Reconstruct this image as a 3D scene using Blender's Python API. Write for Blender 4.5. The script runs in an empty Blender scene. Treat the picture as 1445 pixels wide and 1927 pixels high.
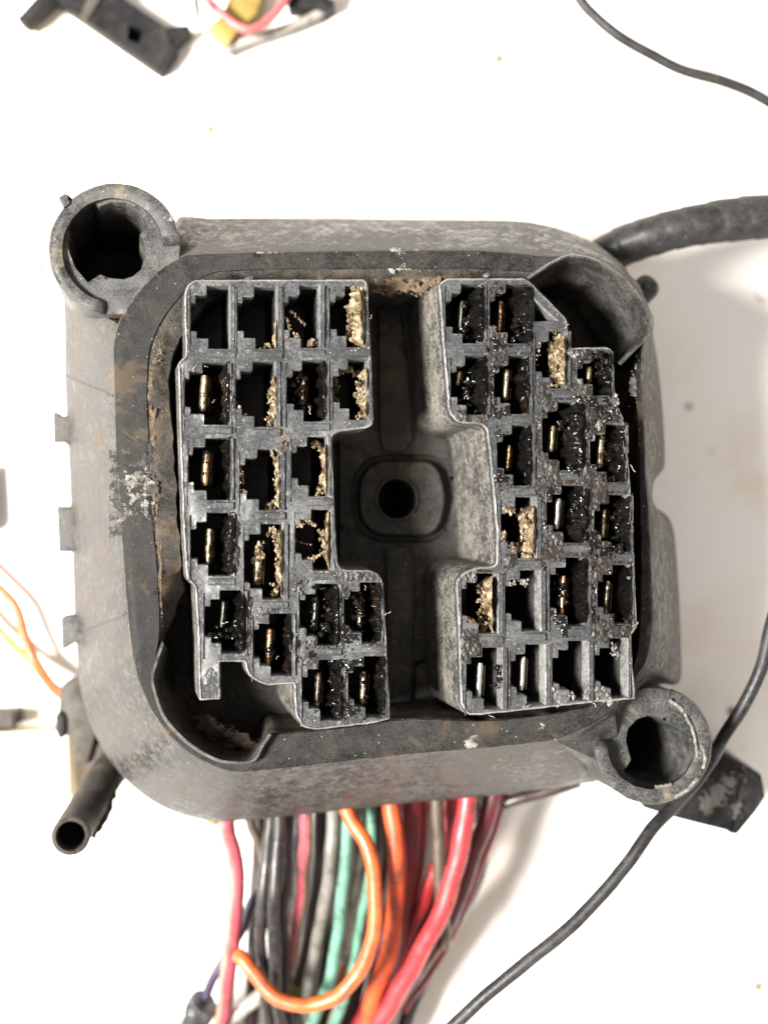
import bpy, math, random
from mathutils import Vector, noise
from mathutils.geometry import delaunay_2d_cdt

# ------------------------------------------------------------------ scale
# 1 "P" = 7 mm on the face of the connector; all shapes below are written in P.
S = 0.007
CAMZ = 26.0                      # camera height above the connector face, in P
CX, CY = 722.5, 963.5
sc = bpy.context.scene
C = bpy.data.collections.new("scene"); sc.collection.children.link(C)

# ------------------------------------------------------------------ camera
cam_d = bpy.data.cameras.new("camera"); cam = bpy.data.objects.new("camera", cam_d); C.objects.link(cam)
cam.location = (0, 0, CAMZ * S)
cam_d.sensor_fit = 'VERTICAL'; cam_d.sensor_height = 24.0
cam_d.lens = 24.0 * CAMZ / 19.27
cam_d.clip_start = 0.005; cam_d.clip_end = 50
cam_d.dof.use_dof = True; cam_d.dof.focus_distance = (CAMZ + 0.15) * S
cam_d.dof.aperture_fstop = cam_d.lens / (0.60 * S * 1000)
sc.camera = cam

# ------------------------------------------------------------------ light
w = bpy.data.worlds.new("World"); sc.world = w; w.use_nodes = True
bg = w.node_tree.nodes['Background']; bg.inputs[0].default_value = (1.0, 0.925, 0.85, 1); bg.inputs[1].default_value = 0.56

def lamp(name, pos, size, power, col):
    d = bpy.data.lights.new(name, 'AREA'); d.shape = 'DISK'; d.size = size * S; d.energy = power; d.color = col
    o = bpy.data.objects.new(name, d); C.objects.link(o)
    o.location = Vector(pos) * S
    o.rotation_euler = (-Vector(pos)).to_track_quat('-Z', 'Y').to_euler()
lamp("work_lamp", (-62, -9, 84), 32, 19.5, (1.0, 0.965, 0.915))

sc.view_settings.view_transform = 'Standard'; sc.view_settings.look = 'None'
sc.view_settings.exposure = 0.68; sc.view_settings.gamma = 1.0

# ------------------------------------------------------------------ pixel <-> space
TX, TY = -0.165, 0.0             # the connector leans a little: deeper goes to the left
def W(px, py, z=0.0):
    k = (CAMZ - z) / CAMZ / 100.0
    return Vector(((px - CX) * k, (CY - py) * k, z))
def T(px, py, zt, d):
    p = W(px, py, zt)
    return Vector((p.x + TX * d, p.y + TY * d, p.z - d))

# ------------------------------------------------------------------ 2D helpers
def round_poly(pts, r, seg=4):
    out = []; n = len(pts)
    for i in range(n):
        rr = r
        p = pts[i]
        if len(p) == 3: rr = p[2]
        p = Vector(p[:2]); a = Vector(pts[i - 1][:2]); b = Vector(pts[(i + 1) % n][:2])
        da, db = (a - p), (b - p)
        if rr <= 0 or da.length < 1e-6 or db.length < 1e-6: out.append(p); continue
        ang = da.angle(db)
        if ang > 2.9: out.append(p); continue
        q = min(rr, da.length * .48, db.length * .48)
        s, e = p + da.normalized() * q, p + db.normalized() * q
        for k in range(seg + 1):
            t = k / seg
            out.append(s * (1 - t) ** 2 + p * 2 * t * (1 - t) + e * t * t)
    return out
def resample(pts, step, closed=True):
    pts = [Vector(p[:2]) for p in pts]; out = []
    n = len(pts)
    for i in range(n if closed else n - 1):
        a, b = pts[i], pts[(i + 1) % n]
        L = (b - a).length
        if L < 1e-5: continue
        m = max(1, int(round(L / step)))
        for k in range(m): out.append(a.lerp(b, k / m))
    if not closed: out.append(pts[-1])
    return out
def area2(p): return sum(p[i - 1].x * p[i].y - p[i].x * p[i - 1].y for i in range(len(p)))
def offset(pts, d):              # positive = outward
    n = len(pts); sgn = 1 if area2(pts) > 0 else -1; out = []
    for i in range(n):
        t = pts[(i + 1) % n] - pts[i - 1]
        if t.length < 1e-6: out.append(pts[i].copy()); continue
        t.normalize()
        out.append(pts[i] + Vector((t.y, -t.x)) * d * sgn)
    return out
def inside(p, poly):
    r = False; n = len(poly); x, y = p
    for i in range(n):
        a, b = poly[i], poly[i - 1]
        if (a[1] > y) != (b[1] > y) and x < (b[0] - a[0]) * (y - a[1]) / (b[1] - a[1]) + a[0]: r = not r
    return r
def crom(pts, n, closed=False):  # Catmull-Rom through tuples of any length
    P_ = [Vector(p) for p in pts]; m = len(P_); out = []
    for i in range(m if closed else m - 1):
        g = (lambda j: P_[j % m]) if closed else (lambda j: P_[max(0, min(m - 1, j))])
        a, b, c, d = g(i - 1), g(i), g(i + 1), g(i + 2)
        for k in range(n):
            t = k / n
            out.append(0.5 * ((2 * b) + (c - a) * t + (2 * a - 5 * b + 4 * c - d) * t * t + (3 * b - a - 3 * c + d) * t ** 3))
    if not closed: out.append(P_[-1])
    return out
def nz(x, y, z=0.0): return noise.noise(Vector((x, y, z)))
def fbm(x, y, z=0.0, o=4): return noise.fractal(Vector((x, y, z)), 1.0, 2.0, o)

# ------------------------------------------------------------------ mesh builder
class MB:
    def __init__(s): s.v = []; s.f = []; s.m = []
    def add(s, vs, fs, mi=0):
        o = len(s.v); s.v += vs
        for f in fs: s.f.append(tuple(i + o for i in f)); s.m.append(mi)
    def rings(s, rr, closed=True, mi=0):
        n = len(rr[0]); o = len(s.v)
        for r in rr: s.v += r
        for j in range(len(rr) - 1):
            for i in range(n if closed else n - 1):
                k = (i + 1) % n
                s.f.append((o + j * n + i, o + j * n + k, o + (j + 1) * n + k, o + (j + 1) * n + i)); s.m.append(mi)
    def ngon(s, ring, mi=0):
        o = len(s.v); c = sum(ring, Vector()) / len(ring); s.v += ring + [c]; n = len(ring)
        for i in range(n): s.f.append((o + i, o + (i + 1) % n, o + n)); s.m.append(mi)
    def cdt(s, outer, holes, zf, steiner=0, mi=0):
        pts = []; ed = []
        for lp in [outer] + holes:
            o = len(pts); pts += [Vector(p) for p in lp]; n = len(lp)
            ed += [(o + i, o + (i + 1) % n) for i in range(n)]
        if steiner:
            x0 = min(p.x for p in outer); x1 = max(p.x for p in outer); y0 = min(p.y for p in outer); y1 = max(p.y for p in outer)
            y = y0
            while y < y1:
                x = x0
                while x < x1:
                    q = Vector((x + random.uniform(-2, 2), y + random.uniform(-2, 2)))
                    if inside(q, outer) and not any(inside(q, h) for h in holes): pts.append(q)
                    x += steiner
                y += steiner
        r = delaunay_2d_cdt(pts, ed, [], 0, 1e-4)
        vs, fs = r[0], r[2]; keep = []
        for f in fs:
            c = (vs[f[0]] + vs[f[1]] + vs[f[2]]) / 3
            if inside(c, outer) and not any(inside(c, h) for h in holes): keep.append(tuple(f))
        s.add([zf(v.x, v.y) for v in vs], keep, mi)
    def prism(s, poly, z1, z0, bev=3.0, tilt=False, mi=0):   # poly in px at the top, z1 top, z0 bottom
        p = round_poly([tuple(q) for q in poly], bev)
        f = (lambda q, d: T(q.x, q.y, z1, d)) if tilt else (lambda q, d: W(q.x, q.y, z1) + Vector((0, 0, -d)))
        h = z1 - z0; b = min(bev / 100 * .6, h * .4)
        tp = offset(p, -bev * .5)
        s.rings([[f(q, 0) for q in tp], [f(q, b * .3) for q in offset(p, -bev * .12)], [f(q, b) for q in p], [f(q, h) for q in p]], mi=mi)
        s.cdt(tp, [], lambda x, y: f(Vector((x, y)), 0), mi=mi)
        s.cdt(p, [], lambda x, y: f(Vector((x, y)), h), mi=mi)
    def tube(s, path, rad, seg=14, stripe=None, caps=True, rfun=None, mi=0):  # path: P vectors
        n = len(path); rr = []; up = Vector((0, 0, 1))
        for i in range(n):
            t = (path[min(i + 1, n - 1)] - path[max(i - 1, 0)])
            if t.length < 1e-7: t = Vector((0, 1, 0))
            t.normalize(); a = up.cross(t)
            if a.length < .05: a = Vector((1, 0, 0)).cross(t)
            a.normalize(); b = t.cross(a); up = b
            ring = []
            for k in range(seg):
                th = 2 * math.pi * k / seg
                r = rad[i] if isinstance(rad, list) else rad
                if rfun: r *= rfun(i, th)
                ring.append(path[i] + (a * math.cos(th) + b * math.sin(th)) * r)
            rr.append(ring)
        o = len(s.v)
        for r in rr: s.v += r
        for j in range(n - 1):
            for k in range(seg):
                s.f.append((o + j * seg + k, o + j * seg + (k + 1) % seg, o + (j + 1) * seg + (k + 1) % seg, o + (j + 1) * seg + k))
                s.m.append(1 if stripe and k in stripe else mi)
        if caps: s.ngon(rr[0], mi); s.ngon(rr[-1], mi)
    def lump(s, c, r, sub=1, rough=.5, sq=(1, 1, 1), seed=0, mi=0):
        vs, fs = ICO[sub]; q = []
        for v in vs:
            k = 1 + rough * noise.noise(v * 1.6 + Vector((seed * 3.1, seed * 1.7, seed * .9))) * 1.3
            q.append(c + Vector((v.x * sq[0], v.y * sq[1], v.z * sq[2])) * r * k)
        s.add(q, fs, mi)
    def build(s, name, mats, parent=None, sharp=40, kind=None, label=None, origin=None):
        me = bpy.data.meshes.new(name)
        org = origin if origin is not None else (ROOTS.get(top(parent).name, Vector()) if parent else Vector())
        me.from_pydata([tuple((v - org) * S) for v in s.v], [], s.f)
        mats = mats if isinstance(mats, (list, tuple)) else [mats]
        for m in mats: me.materials.append(m)
        if len(mats) > 1: me.polygons.foreach_set('material_index', s.m)
        import bmesh
        bm = bmesh.new(); bm.from_mesh(me); bmesh.ops.remove_doubles(bm, verts=bm.verts, dist=1e-6)
        bmesh.ops.recalc_face_normals(bm, faces=bm.faces); bm.to_mesh(me); bm.free()
        me.polygons.foreach_set('use_smooth', [True] * len(me.polygons))
        me.set_sharp_from_angle(angle=math.radians(sharp)); me.update()
        o = bpy.data.objects.new(name, me); C.objects.link(o)
        if parent: o.parent = parent
        else: o.location = org * S
        if kind: o['kind'] = kind
        if label: o['label'] = label
        return o
ROOTS = {}
def top(o):
    while o.parent: o = o.parent
    return o
def ico(sub):
    import bmesh
    bm = bmesh.new(); bmesh.ops.create_icosphere(bm, subdivisions=sub, radius=1.0)
    bm.verts.ensure_lookup_table()
    r = ([v.co.copy() for v in bm.verts], [tuple(v.index for v in f.verts) for f in bm.faces]); bm.free(); return r
ICO = {1: ico(1), 2: ico(2), 3: ico(3)}
def tag(o, label, cat, group=None):
    o['label'] = label; o['category'] = cat
    if group: o['group'] = group
    return o
def thing(name, pos, label, cat, group=None):
    o = bpy.data.objects.new(name, None); C.objects.link(o); o.empty_display_size = S
    o.location = pos * S; ROOTS[o.name] = pos.copy()
    return tag(o, label, cat, group)

# ------------------------------------------------------------------ materials
def mat(name):
    m = bpy.data.materials.new(name); m.use_nodes = True
    nt = m.node_tree; return m, nt, nt.nodes['Principled BSDF']
def coords(nt, sc_=1.0):
    tc = nt.nodes.new('ShaderNodeTexCoord'); mp = nt.nodes.new('ShaderNodeMapping')
    mp.inputs['Scale'].default_value = (1 / S * sc_,) * 3
    nt.links.new(tc.outputs['Object'], mp.inputs['Vector']); return mp.outputs[0]
def nnoise(nt, co, scale, detail=5, rough=.6, dist=0.0):
    n = nt.nodes.new('ShaderNodeTexNoise'); n.inputs['Scale'].default_value = scale
    n.inputs['Detail'].default_value = detail; n.inputs['Roughness'].default_value = rough; n.inputs['Distortion'].default_value = dist
    nt.links.new(co, n.inputs['Vector']); return n.outputs['Fac']
def ramp(nt, fac, a, b, c0=0.0, c1=1.0):
    n = nt.nodes.new('ShaderNodeMapRange'); n.inputs[1].default_value = a; n.inputs[2].default_value = b
    n.inputs[3].default_value = c0; n.inputs[4].default_value = c1; n.interpolation_type = 'SMOOTHSTEP'
    nt.links.new(fac, n.inputs[0]); return n.outputs[0]
def mth(nt, op, a, b):
    n = nt.nodes.new('ShaderNodeMath'); n.operation = op; n.use_clamp = False
    for i, x in enumerate((a, b)):
        if isinstance(x, (int, float)): n.inputs[i].default_value = x
        else: nt.links.new(x, n.inputs[i])
    return n.outputs[0]
def mixc(nt, fac, a, b):
    n = nt.nodes.new('ShaderNodeMix'); n.data_type = 'RGBA'
    if isinstance(fac, (int, float)): n.inputs[0].default_value = fac
    else: nt.links.new(fac, n.inputs[0])
    for i, x in ((6, a), (7, b)):
        if isinstance(x, tuple): n.inputs[i].default_value = (*x, 1)
        else: nt.links.new(x, n.inputs[i])
    return n.outputs[2]
def bump(nt, h, strength, dist):
    n = nt.nodes.new('ShaderNodeBump'); n.inputs['Strength'].default_value = strength; n.inputs['Distance'].default_value = dist * S
    nt.links.new(h, n.inputs['Height']); return n.outputs[0]

def dusty(name, dark, dust, tan, amt=.5, tan_amt=.25, rough=(.45, .85), specks=.5, bumpd=.02, grain=30, spec=.2):
    """weathered plastic: dark body, fine grey dust, brownish dirt, pale specks"""
    m, nt, b = mat(name); co = coords(nt)
    big = nnoise(nt, co, .55, 6, .62, .3); mid = nnoise(nt, co, 3.2, 8, .68); fine = nnoise(nt, co, grain, 3, .6)
    mixn = mth(nt, 'ADD', mth(nt, 'MULTIPLY', big, .42), mth(nt, 'MULTIPLY', mid, .58))
    mixn = mth(nt, 'ADD', mth(nt, 'MULTIPLY', mixn, .60), mth(nt, 'MULTIPLY', fine, .40))
    thr = .565 - amt * .14
    d = ramp(nt, mixn, thr - .075, thr + .095)
    col = mixc(nt, d, dark, dust)
    t = ramp(nt, nnoise(nt, co, 1.1, 8, .75, .5), .66 - tan_amt * .3, .72 - tan_amt * .22)
    col = mixc(nt, mth(nt, 'MULTIPLY', t, .75), col, tan)
    mp2 = nt.nodes.new('ShaderNodeMapping'); mp2.inputs['Scale'].default_value = (9, .8, 9); mp2.inputs['Rotation'].default_value = (0, 0, .6); nt.links.new(co, mp2.inputs['Vector'])
    sc2 = ramp(nt, nnoise(nt, mp2.outputs[0], 2.2, 4, .7), .63, .72)
    col = mixc(nt, mth(nt, 'MULTIPLY', sc2, .35), col, dust)
    # pale specks
    v = nt.nodes.new('ShaderNodeTexVoronoi'); v.inputs['Scale'].default_value = 11; nt.links.new(co, v.inputs['Vector'])
    sp = ramp(nt, v.outputs['Distance'], .07, .16, 1, 0)
    sel = nt.nodes.new('ShaderNodeSeparateColor'); nt.links.new(v.outputs['Color'], sel.inputs[0])
    sp = mth(nt, 'MULTIPLY', sp, ramp(nt, sel.outputs[0], 1 - .35 * specks, 1 - .3 * specks))
    col = mixc(nt, mth(nt, 'MULTIPLY', sp, .7), col, (.42, .38, .33))
    nt.links.new(col, b.inputs['Base Color'])
    r = mth(nt, 'ADD', mth(nt, 'MULTIPLY', d, rough[1] - rough[0]), rough[0]); nt.links.new(r, b.inputs['Roughness'])
    b.inputs['Specular IOR Level'].default_value = spec
    h = mth(nt, 'ADD', mth(nt, 'MULTIPLY', mid, .9), mth(nt, 'MULTIPLY', fine, .35)); h = mth(nt, 'ADD', h, mth(nt, 'MULTIPLY', sp, .5))
    nt.links.new(bump(nt, h, .8, bumpd), b.inputs['Normal']); return m
def simple(name, col, rough=.5, col2=None, scale=4, metal=0, bumpd=0.0, spec=.5, sheen=0):
    m, nt, b = mat(name); co = coords(nt); n = nnoise(nt, co, scale, 6, .65)
    nt.links.new(mixc(nt, ramp(nt, n, .38, .66), col, col2 or tuple(c * .8 for c in col)), b.inputs['Base Color'])
    nt.links.new(ramp(nt, n, .3, .7, max(.05, rough - .12), rough + .12), b.inputs['Roughness'])
    b.inputs['Metallic'].default_value = metal; b.inputs['Specular IOR Level'].default_value = spec
    if bumpd: nt.links.new(bump(nt, nnoise(nt, co, scale * 3, 6, .7), .8, bumpd), b.inputs['Normal'])
    return m

M = {}
M['skirt'] = dusty('dusty_black_plastic', (.0185, .0181, .0176), (.077, .0745, .070), (.068, .051, .035), .54, .46, (.36, .85), .5, .030, 9)
M['rim'] = dusty('dark_seal_rubber', (.0055, .0054, .0054), (.028, .0262, .0235), (.046, .034, .023), .50, .38, (.5, .85), .45, .022, spec=.12)
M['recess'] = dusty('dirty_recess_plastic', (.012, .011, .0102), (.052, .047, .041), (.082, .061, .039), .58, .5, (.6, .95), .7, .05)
M['floor'] = dusty('dusty_floor_plastic', (.014, .014, .0145), (.055, .052, .046), (.08, .064, .042), .5, .45, (.35, .8), .7, .02, spec=.12)  # dark plastic with grey dust, for the recess floor
M['block'] = dusty('grey_block_plastic', (.024, .0255, .027), (.050, .051, .052), (.085, .068, .048), .40, .2, (.26, .52), .9, .010, 20, spec=.30)
M['worn'] = dusty('scuffed_highlight_plastic', (.060, .062, .064), (.175, .17, .16), (.22, .19, .15), .62, .2, (.25, .5), .9, .012, 20, spec=.4)  # scuffed edges, with bright edge highlights put into the lighter colour
M['wallplastic'] = dusty('sandy_block_wall', (.028, .027, .0255), (.155, .145, .128), (.10, .08, .056), .52, .35, (.45, .8), .9, .030, 17)
M['boss'] = dusty('boss_plastic', (.016, .017, .018), (.070, .068, .064), (.14, .11, .075), .52, .35, (.38, .8), .7, .014)
M['shroud'] = dusty('shroud_plastic', (.016, .016, .016), (.066, .063, .058), (.08, .062, .045), .50, .35, (.3, .65), .8, .012)

m, nt, b = mat('black_grease'); co = coords(nt)
nt.links.new(mixc(nt, ramp(nt, nnoise(nt, co, 2.2, 4), .56, .74), (.0035, .0032, .003), (.014, .006, .003)), b.inputs['Base Color'])
b.inputs['Roughness'].default_value = .12; b.inputs['Specular IOR Level'].default_value = .28
nt.links.new(bump(nt, nnoise(nt, co, 5, 3, .5), .6, .10), b.inputs['Normal']); M['grease'] = m
m, nt, b = mat('grimy_film'); co = coords(nt)
nt.links.new(mixc(nt, ramp(nt, nnoise(nt, co, 9, 7, .75), .42, .62), (.005, .0043, .004), (.022, .0165, .0125)), b.inputs['Base Color'])
b.inputs['Roughness'].default_value = .36; b.inputs['Specular IOR Level'].default_value = .35
nt.links.new(bump(nt, nnoise(nt, co, 8, 5, .65), .45, .05), b.inputs['Normal']); M['grime'] = m
M['mud'] = simple('tan_nest_mud', (.060, .037, .019), .9, (.37, .295, .19), 5.5, bumpd=.06, spec=.2)
M['palemud'] = simple('pale_crust', (.075, .070, .062), .85, (.235, .22, .195), 7, bumpd=.05, spec=.3)
M['brownmud'] = simple('brown_dirt', (.026, .0175, .010), .85, (.012, .008, .005), 6, bumpd=.05, spec=.3)
M['clear'] = simple('milky_resin', (.20, .185, .165), .3, (.07, .062, .054), 6, bumpd=.04)
def metal(name, c, dark, rough, amt):
    m, nt, b = mat(name); co = coords(nt); n = nnoise(nt, co, 3.5, 6, .7, .8)
    f = ramp(nt, n, amt, amt + .12)
    nt.links.new(mixc(nt, f, c, dark), b.inputs['Base Color']); nt.links.new(ramp(nt, n, amt, amt + .12, .95, .3), b.inputs['Metallic'])
    b.inputs['Roughness'].default_value = rough; nt.links.new(bump(nt, nnoise(nt, co, 9, 4), .5, .02), b.inputs['Normal']); return m
M['brass'] = metal('tarnished_brass', (.70, .57, .35), (.025, .014, .008), .34, .43)
M['copper'] = metal('stained_copper', (.66, .38, .18), (.025, .012, .006), .32, .44)
M['tin'] = metal('tinned_metal', (.72, .69, .61), (.14, .11, .07), .3, .56)
M['fibre'] = simple('pale_fibre', (.55, .5, .42), .7)

# table
m, nt, b = mat('white_table_paint'); co = coords(nt)
base = mixc(nt, ramp(nt, nnoise(nt, co, .16, 5, .6, .4), .42, .68), (.88, .865, .84), (.76, .675, .565))
st = ramp(nt, nnoise(nt, co, .55, 6, .75, .3), .62, .74)
base = mixc(nt, mth(nt, 'MULTIPLY', st, .8), base, (.36, .255, .13))
v = nt.nodes.new('ShaderNodeTexVoronoi'); v.inputs['Scale'].default_value = .62; nt.links.new(co, v.inputs['Vector'])
sp = ramp(nt, v.outputs['Distance'], .05, .12, 1, 0); sel = nt.nodes.new('ShaderNodeSeparateColor'); nt.links.new(v.outputs['Color'], sel.inputs[0])
base = mixc(nt, mth(nt, 'MULTIPLY', sp, ramp(nt, sel.outputs[1], .55, .62)), base, (.15, .115, .075))
nt.links.new(base, b.inputs['Base Color']); b.inputs['Roughness'].default_value = .45
nt.links.new(bump(nt, nnoise(nt, co, 3, 5), .3, .04), b.inputs['Normal']); M['table'] = m

# ------------------------------------------------------------------ tabletop
TZ = -7.6
mb = MB(); n = 24; L = 70.0
vs = [Vector((-L + 2 * L * i / n, -L + 2 * L * j / n, TZ)) for j in range(n + 1) for i in range(n + 1)]
mb.add(vs, [(j * (n + 1) + i, j * (n + 1) + i + 1, (j + 1) * (n + 1) + i + 1, (j + 1) * (n + 1) + i) for j in range(n) for i in range(n)])
mb.build('tabletop', M['table'], kind='structure')

# ------------------------------------------------------------------ the connector
random.seed(7)
conn = thing('bulkhead_connector', Vector((0, 0, -3.9)), 'large dusty black multi-terminal connector housing lying face up on the white table', 'connector')

CEN = Vector((720, 955))
NR = 560
def radial(ctrl, smooth=True):
    p = [Vector(q[:2]) for q in (crom(ctrl, 6, True) if smooth else ctrl)]
    out = []; n = len(p)
    for k in range(NR):
        a = 2 * math.pi * k / NR; d = Vector((math.cos(a), math.sin(a))); best = 0
        for i in range(n):
            u, v_ = p[i] - CEN, p[(i + 1) % n] - CEN
            e = v_ - u; den = d.x * e.y - d.y * e.x
            if abs(den) < 1e-9: continue
            t = (u.x * e.y - u.y * e.x) / den; s_ = (u.x * d.y - u.y * d.x) / den
            if t > 0 and -1e-6 <= s_ <= 1 + 1e-6: best = max(best, t)
        out.append(CEN + d * best)
    return out
BASE = [(118, 536), (119, 562), (121, 600), (122, 640), (122, 720), (126, 800), (129, 850), (135, 1000), (140, 1150), (146, 1240), (152, 1295), (168, 1355), (200, 1420), (250, 1480), (310, 1520), (375, 1542), (430, 1546), (520, 1538), (620, 1527), (750, 1513), (900, 1500), (1020, 1485), (1100, 1474),
        (1125, 1466), (1128, 1420), (1165, 1350), (1235, 1290), (1278, 1284), (1280, 1200), (1276, 1100), (1270, 1020), (1263, 985), (1252, 968), (1234, 955), (1226, 935), (1228, 908), (1242, 890), (1250, 872), (1248, 800), (1241, 720), (1233, 660), (1222, 605), (1202, 548), (1170, 500), (1130, 465), (1080, 440), (1020, 422), (960, 415), (850, 413), (700, 412), (500, 410), (400, 410), (332, 411), (326, 490), (215, 612)]
CREASE = [(213, 640), (213, 720), (216, 850), (223, 960), (232, 1080), (240, 1170), (249, 1240), (266, 1300), (302, 1365), (350, 1415), (400, 1443), (450, 1455), (550, 1447), (690, 1431), (800, 1420), (900, 1412), (980, 1403), (1060, 1390), (1153, 1340), (1190, 1290), (1220, 1240), (1230, 1174), (1230, 1120), (1227, 1060), (1224, 980), (1220, 930), (1217, 888), (1214, 800), (1208, 730), (1210, 655), (1227, 612), (1218, 576), (1198, 542), (1168, 511), (1128, 488), (1090, 479), (1060, 479), (1030, 480), (1000, 477), (895, 469), (720, 469), (520, 472), (420, 475), (340, 482), (275, 530), (232, 590)]
INNER = [(284, 660), (279, 743), (284, 859), (290, 979), (298, 1074), (302, 1165), (300, 1205), (289, 1270), (294, 1308), (315, 1353), (351, 1392), (396, 1423), (432, 1433), (472, 1430), (497, 1390), (523, 1380), (650, 1368), (775, 1352), (900, 1356), (1000, 1348), (1110, 1328), (1170, 1290), (1198, 1230), (1206, 1100), (1203, 900), (1198, 760), (1197, 690), (1207, 650), (1219, 614), (1212, 584), (1192, 552), (1163, 522), (1124, 498), (1086, 488), (1061, 491), (1030, 506), (1000, 512), (900, 506), (700, 506), (500, 508), (400, 515), (350, 548), (306, 606)]
B_, K_, I_ = radial(BASE), radial(CREASE), radial(INNER)
def inw(p, d): return [q + (CEN - q).normalized() * d for q in p]
def wob(r, amp, f=.05, s=0):
    return [v + Vector((nz(v.x * 3, v.y * 3, s), nz(v.x * 3, v.y * 3, s + 9), nz(v.x * 2.2, v.y * 2.2, s + 5))) * amp for v in r]
def mixr(a, b, t): return [p.lerp(q, t) for p, q in zip(a, b)]
ZB, ZR = -3.7, -0.6
Br = [W(p.x, p.y, ZB) for p in B_]; Kr = [W(p.x, p.y, ZR - .08) for p in K_]
mb = MB()
sk = [[W(p.x, p.y, ZB) + Vector((0, 0, -.9)) * 1 for p in inw(B_, 60)], [v + Vector((0, 0, -.12)) for v in mixr(Br, [W(p.x, p.y, ZB) for p in inw(B_, 10)], 1)], [v + Vector((0, 0, -.06)) for v in Br], Br]
for t in (.12, .3, .5, .7, .88): sk.append([v + Vector((0, 0, .20 * math.sin(math.pi * t))) for v in wob(mixr(Br, Kr, t), .035, s=3)])
sk += [Kr, [W(p.x, p.y, ZR - .02) for p in inw(K_, 4)]]
mb.rings(sk)
for yy in (1157, 742):                                          # faint moulding lines down the left wall
    k = min((i for i in range(NR) if K_[i].x < 700), key=lambda i: abs(K_[i].y - yy)); mb.tube([r[k] for r in sk[3:10]], .016, 6)
mb.build('housing_skirt', M['skirt'], conn, 50)
# lower shell that carries the housing on the table
mb = MB(); sh = [B_[k] for k in range(0, NR, 4)]; lo = [p + (CEN - p).normalized() * 78 for p in sh]
r1 = [W(p.x, p.y, -4.3) for p in lo]; mb.rings([r1, [Vector((v.x, v.y, -5.6)) for v in r1], [Vector((v.x * .97, v.y * .97, -7.45)) for v in r1], [Vector((v.x * .96, v.y * .96, TZ + .01)) for v in r1]]); mb.ngon([Vector((v.x * .96, v.y * .96, TZ + .01)) for v in r1])
mb.build('lower_shell', M['skirt'], conn, 40)
# rim: flat dark band, with the soft slope down into the recess
mb = MB(); K2 = inw(K_, 3)
rim = [[W(p.x, p.y, ZR - .035) for p in K2]]
for t in (.06, .3, .55, .8, .96): rim.append(wob([W(p.x, p.y, ZR + .01) for p in [a.lerp(b, t) for a, b in zip(K2, I_)]], .018, s=2))
rim.append(wob([W(p.x, p.y, ZR - .03) for p in I_], .02, s=8))
mb.rings(rim); mb.build('rim_seal', M['rim'], conn, 50)
mb = MB()
def slope(p, k):
    dx, dy = abs(p.x - CEN.x), p.y - CEN.y
    topness = max(0, min(1, (-dy - 300) / 80)) * max(0, min(1, (470 - dx) / 60)); left = max(0, min(1, (CEN.x - p.x - 330) / 60)) * (1 - topness)
    return (8 + 38 * topness + 36 * left * max(0, min(1, (1200 - p.y) / 70))) * k
rec = [wob([W(p.x, p.y, ZR - .03) for p in I_], .02, s=8)]
for k, z in ((.25, ZR - .12), (.6, ZR - .4), (1.0, ZR - .62)):
    lf = lambda p: 1 - .72 * max(0, min(1, (CEN.x - p.x - 330) / 60)) * max(0, min(1, (1130 - p.y) / 60))
    rec.append(wob([W(q.x, q.y, ZR + (z - ZR) * lf(p)) for q, p in [(p + (CEN - p).normalized() * slope(p, k), p) for p in I_]], .06, s=4))
rec.append([v + Vector((0, 0, -.12)) for v in wob([W(q.x, q.y, ZR - .62) for q in [p + (CEN - p).normalized() * (slope(p, 1) + 3) for p in I_]], .05, s=4)])
rec.append([v + Vector((TX * 1.9, 0, -1.9)) for v in rec[-1]])
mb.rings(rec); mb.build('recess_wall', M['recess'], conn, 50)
# floor of the recess
ZF = -3.15
mb = MB(); fl = [Vector((v.x, v.y)) for v in rec[-1]]
mb.rings([[Vector((v.x, v.y, v.z)) * 1 for v in rec[-1]], [Vector((v.x * 1.03, v.y * 1.03, ZF)) for v in rec[-1]]])
cb = W(747, 939, ZF)
mb.cdt([Vector((v.x * 1.03, v.y * 1.03)) for v in rec[-1]], [[Vector((cb.x + .75 * math.cos(k * .2617), cb.y + .75 * math.sin(k * .2617))) for k in range(24)]], lambda x, y: Vector((x, y, ZF)))
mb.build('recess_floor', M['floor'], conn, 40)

# centre plate with bolt bore
def circ(cx, cy, rx, ry=None, n=40, a0=0):
    ry = ry or rx
    return [Vector((cx + rx * math.cos(a0 + 2 * math.pi * i / n), cy + ry * math.sin(a0 + 2 * math.pi * i / n))) for i in range(n)]
plate = resample(round_poly([(640, 556), (700, 556, 4), (738, 556, 4), (742, 572, 4), (752, 566, 6), (775, 562, 10), (778, 590, 4), (783, 700, 0), (789, 770, 6), (806, 822, 22), (867, 827, 14), (871, 900, 0), (873, 1035, 14), (862, 1052, 12), (825, 1052, 20), (806, 1082, 22), (806, 1238, 8), (779, 1246, 8), (770, 1345, 0), (640, 1372, 0)], 4), 8)
D = lambda rx, ry: round_poly([(758 - rx, 938 - ry, ry * .9), (758 + rx * .8, 938 - ry, ry * .8), (758 + rx, 938, 20), (758 + rx * .8, 938 + ry, ry * .8), (758 - rx, 938 + ry, ry * .9)], 10, 8)
def floor_hole(mb, ring, z, steps):
    prev = [W(p.x, p.y, z) for p in ring]; rr = [prev]
    for (off, dz) in steps: rr.append([T(p.x, p.y, z, dz) for p in offset(ring, off)])
    mb.rings(rr); return rr[-1]
zp = -2.95
groove = resample(D(98, 84), 6); pad = resample(D(82, 70), 6); bore = circ(747, 939, 38, 40)
mb = MB()
mb.cdt(plate, [groove], lambda x, y: W(x, y, zp) + Vector((0, 0, .02 * nz(x * .03, y * .03))), 12)
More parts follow.
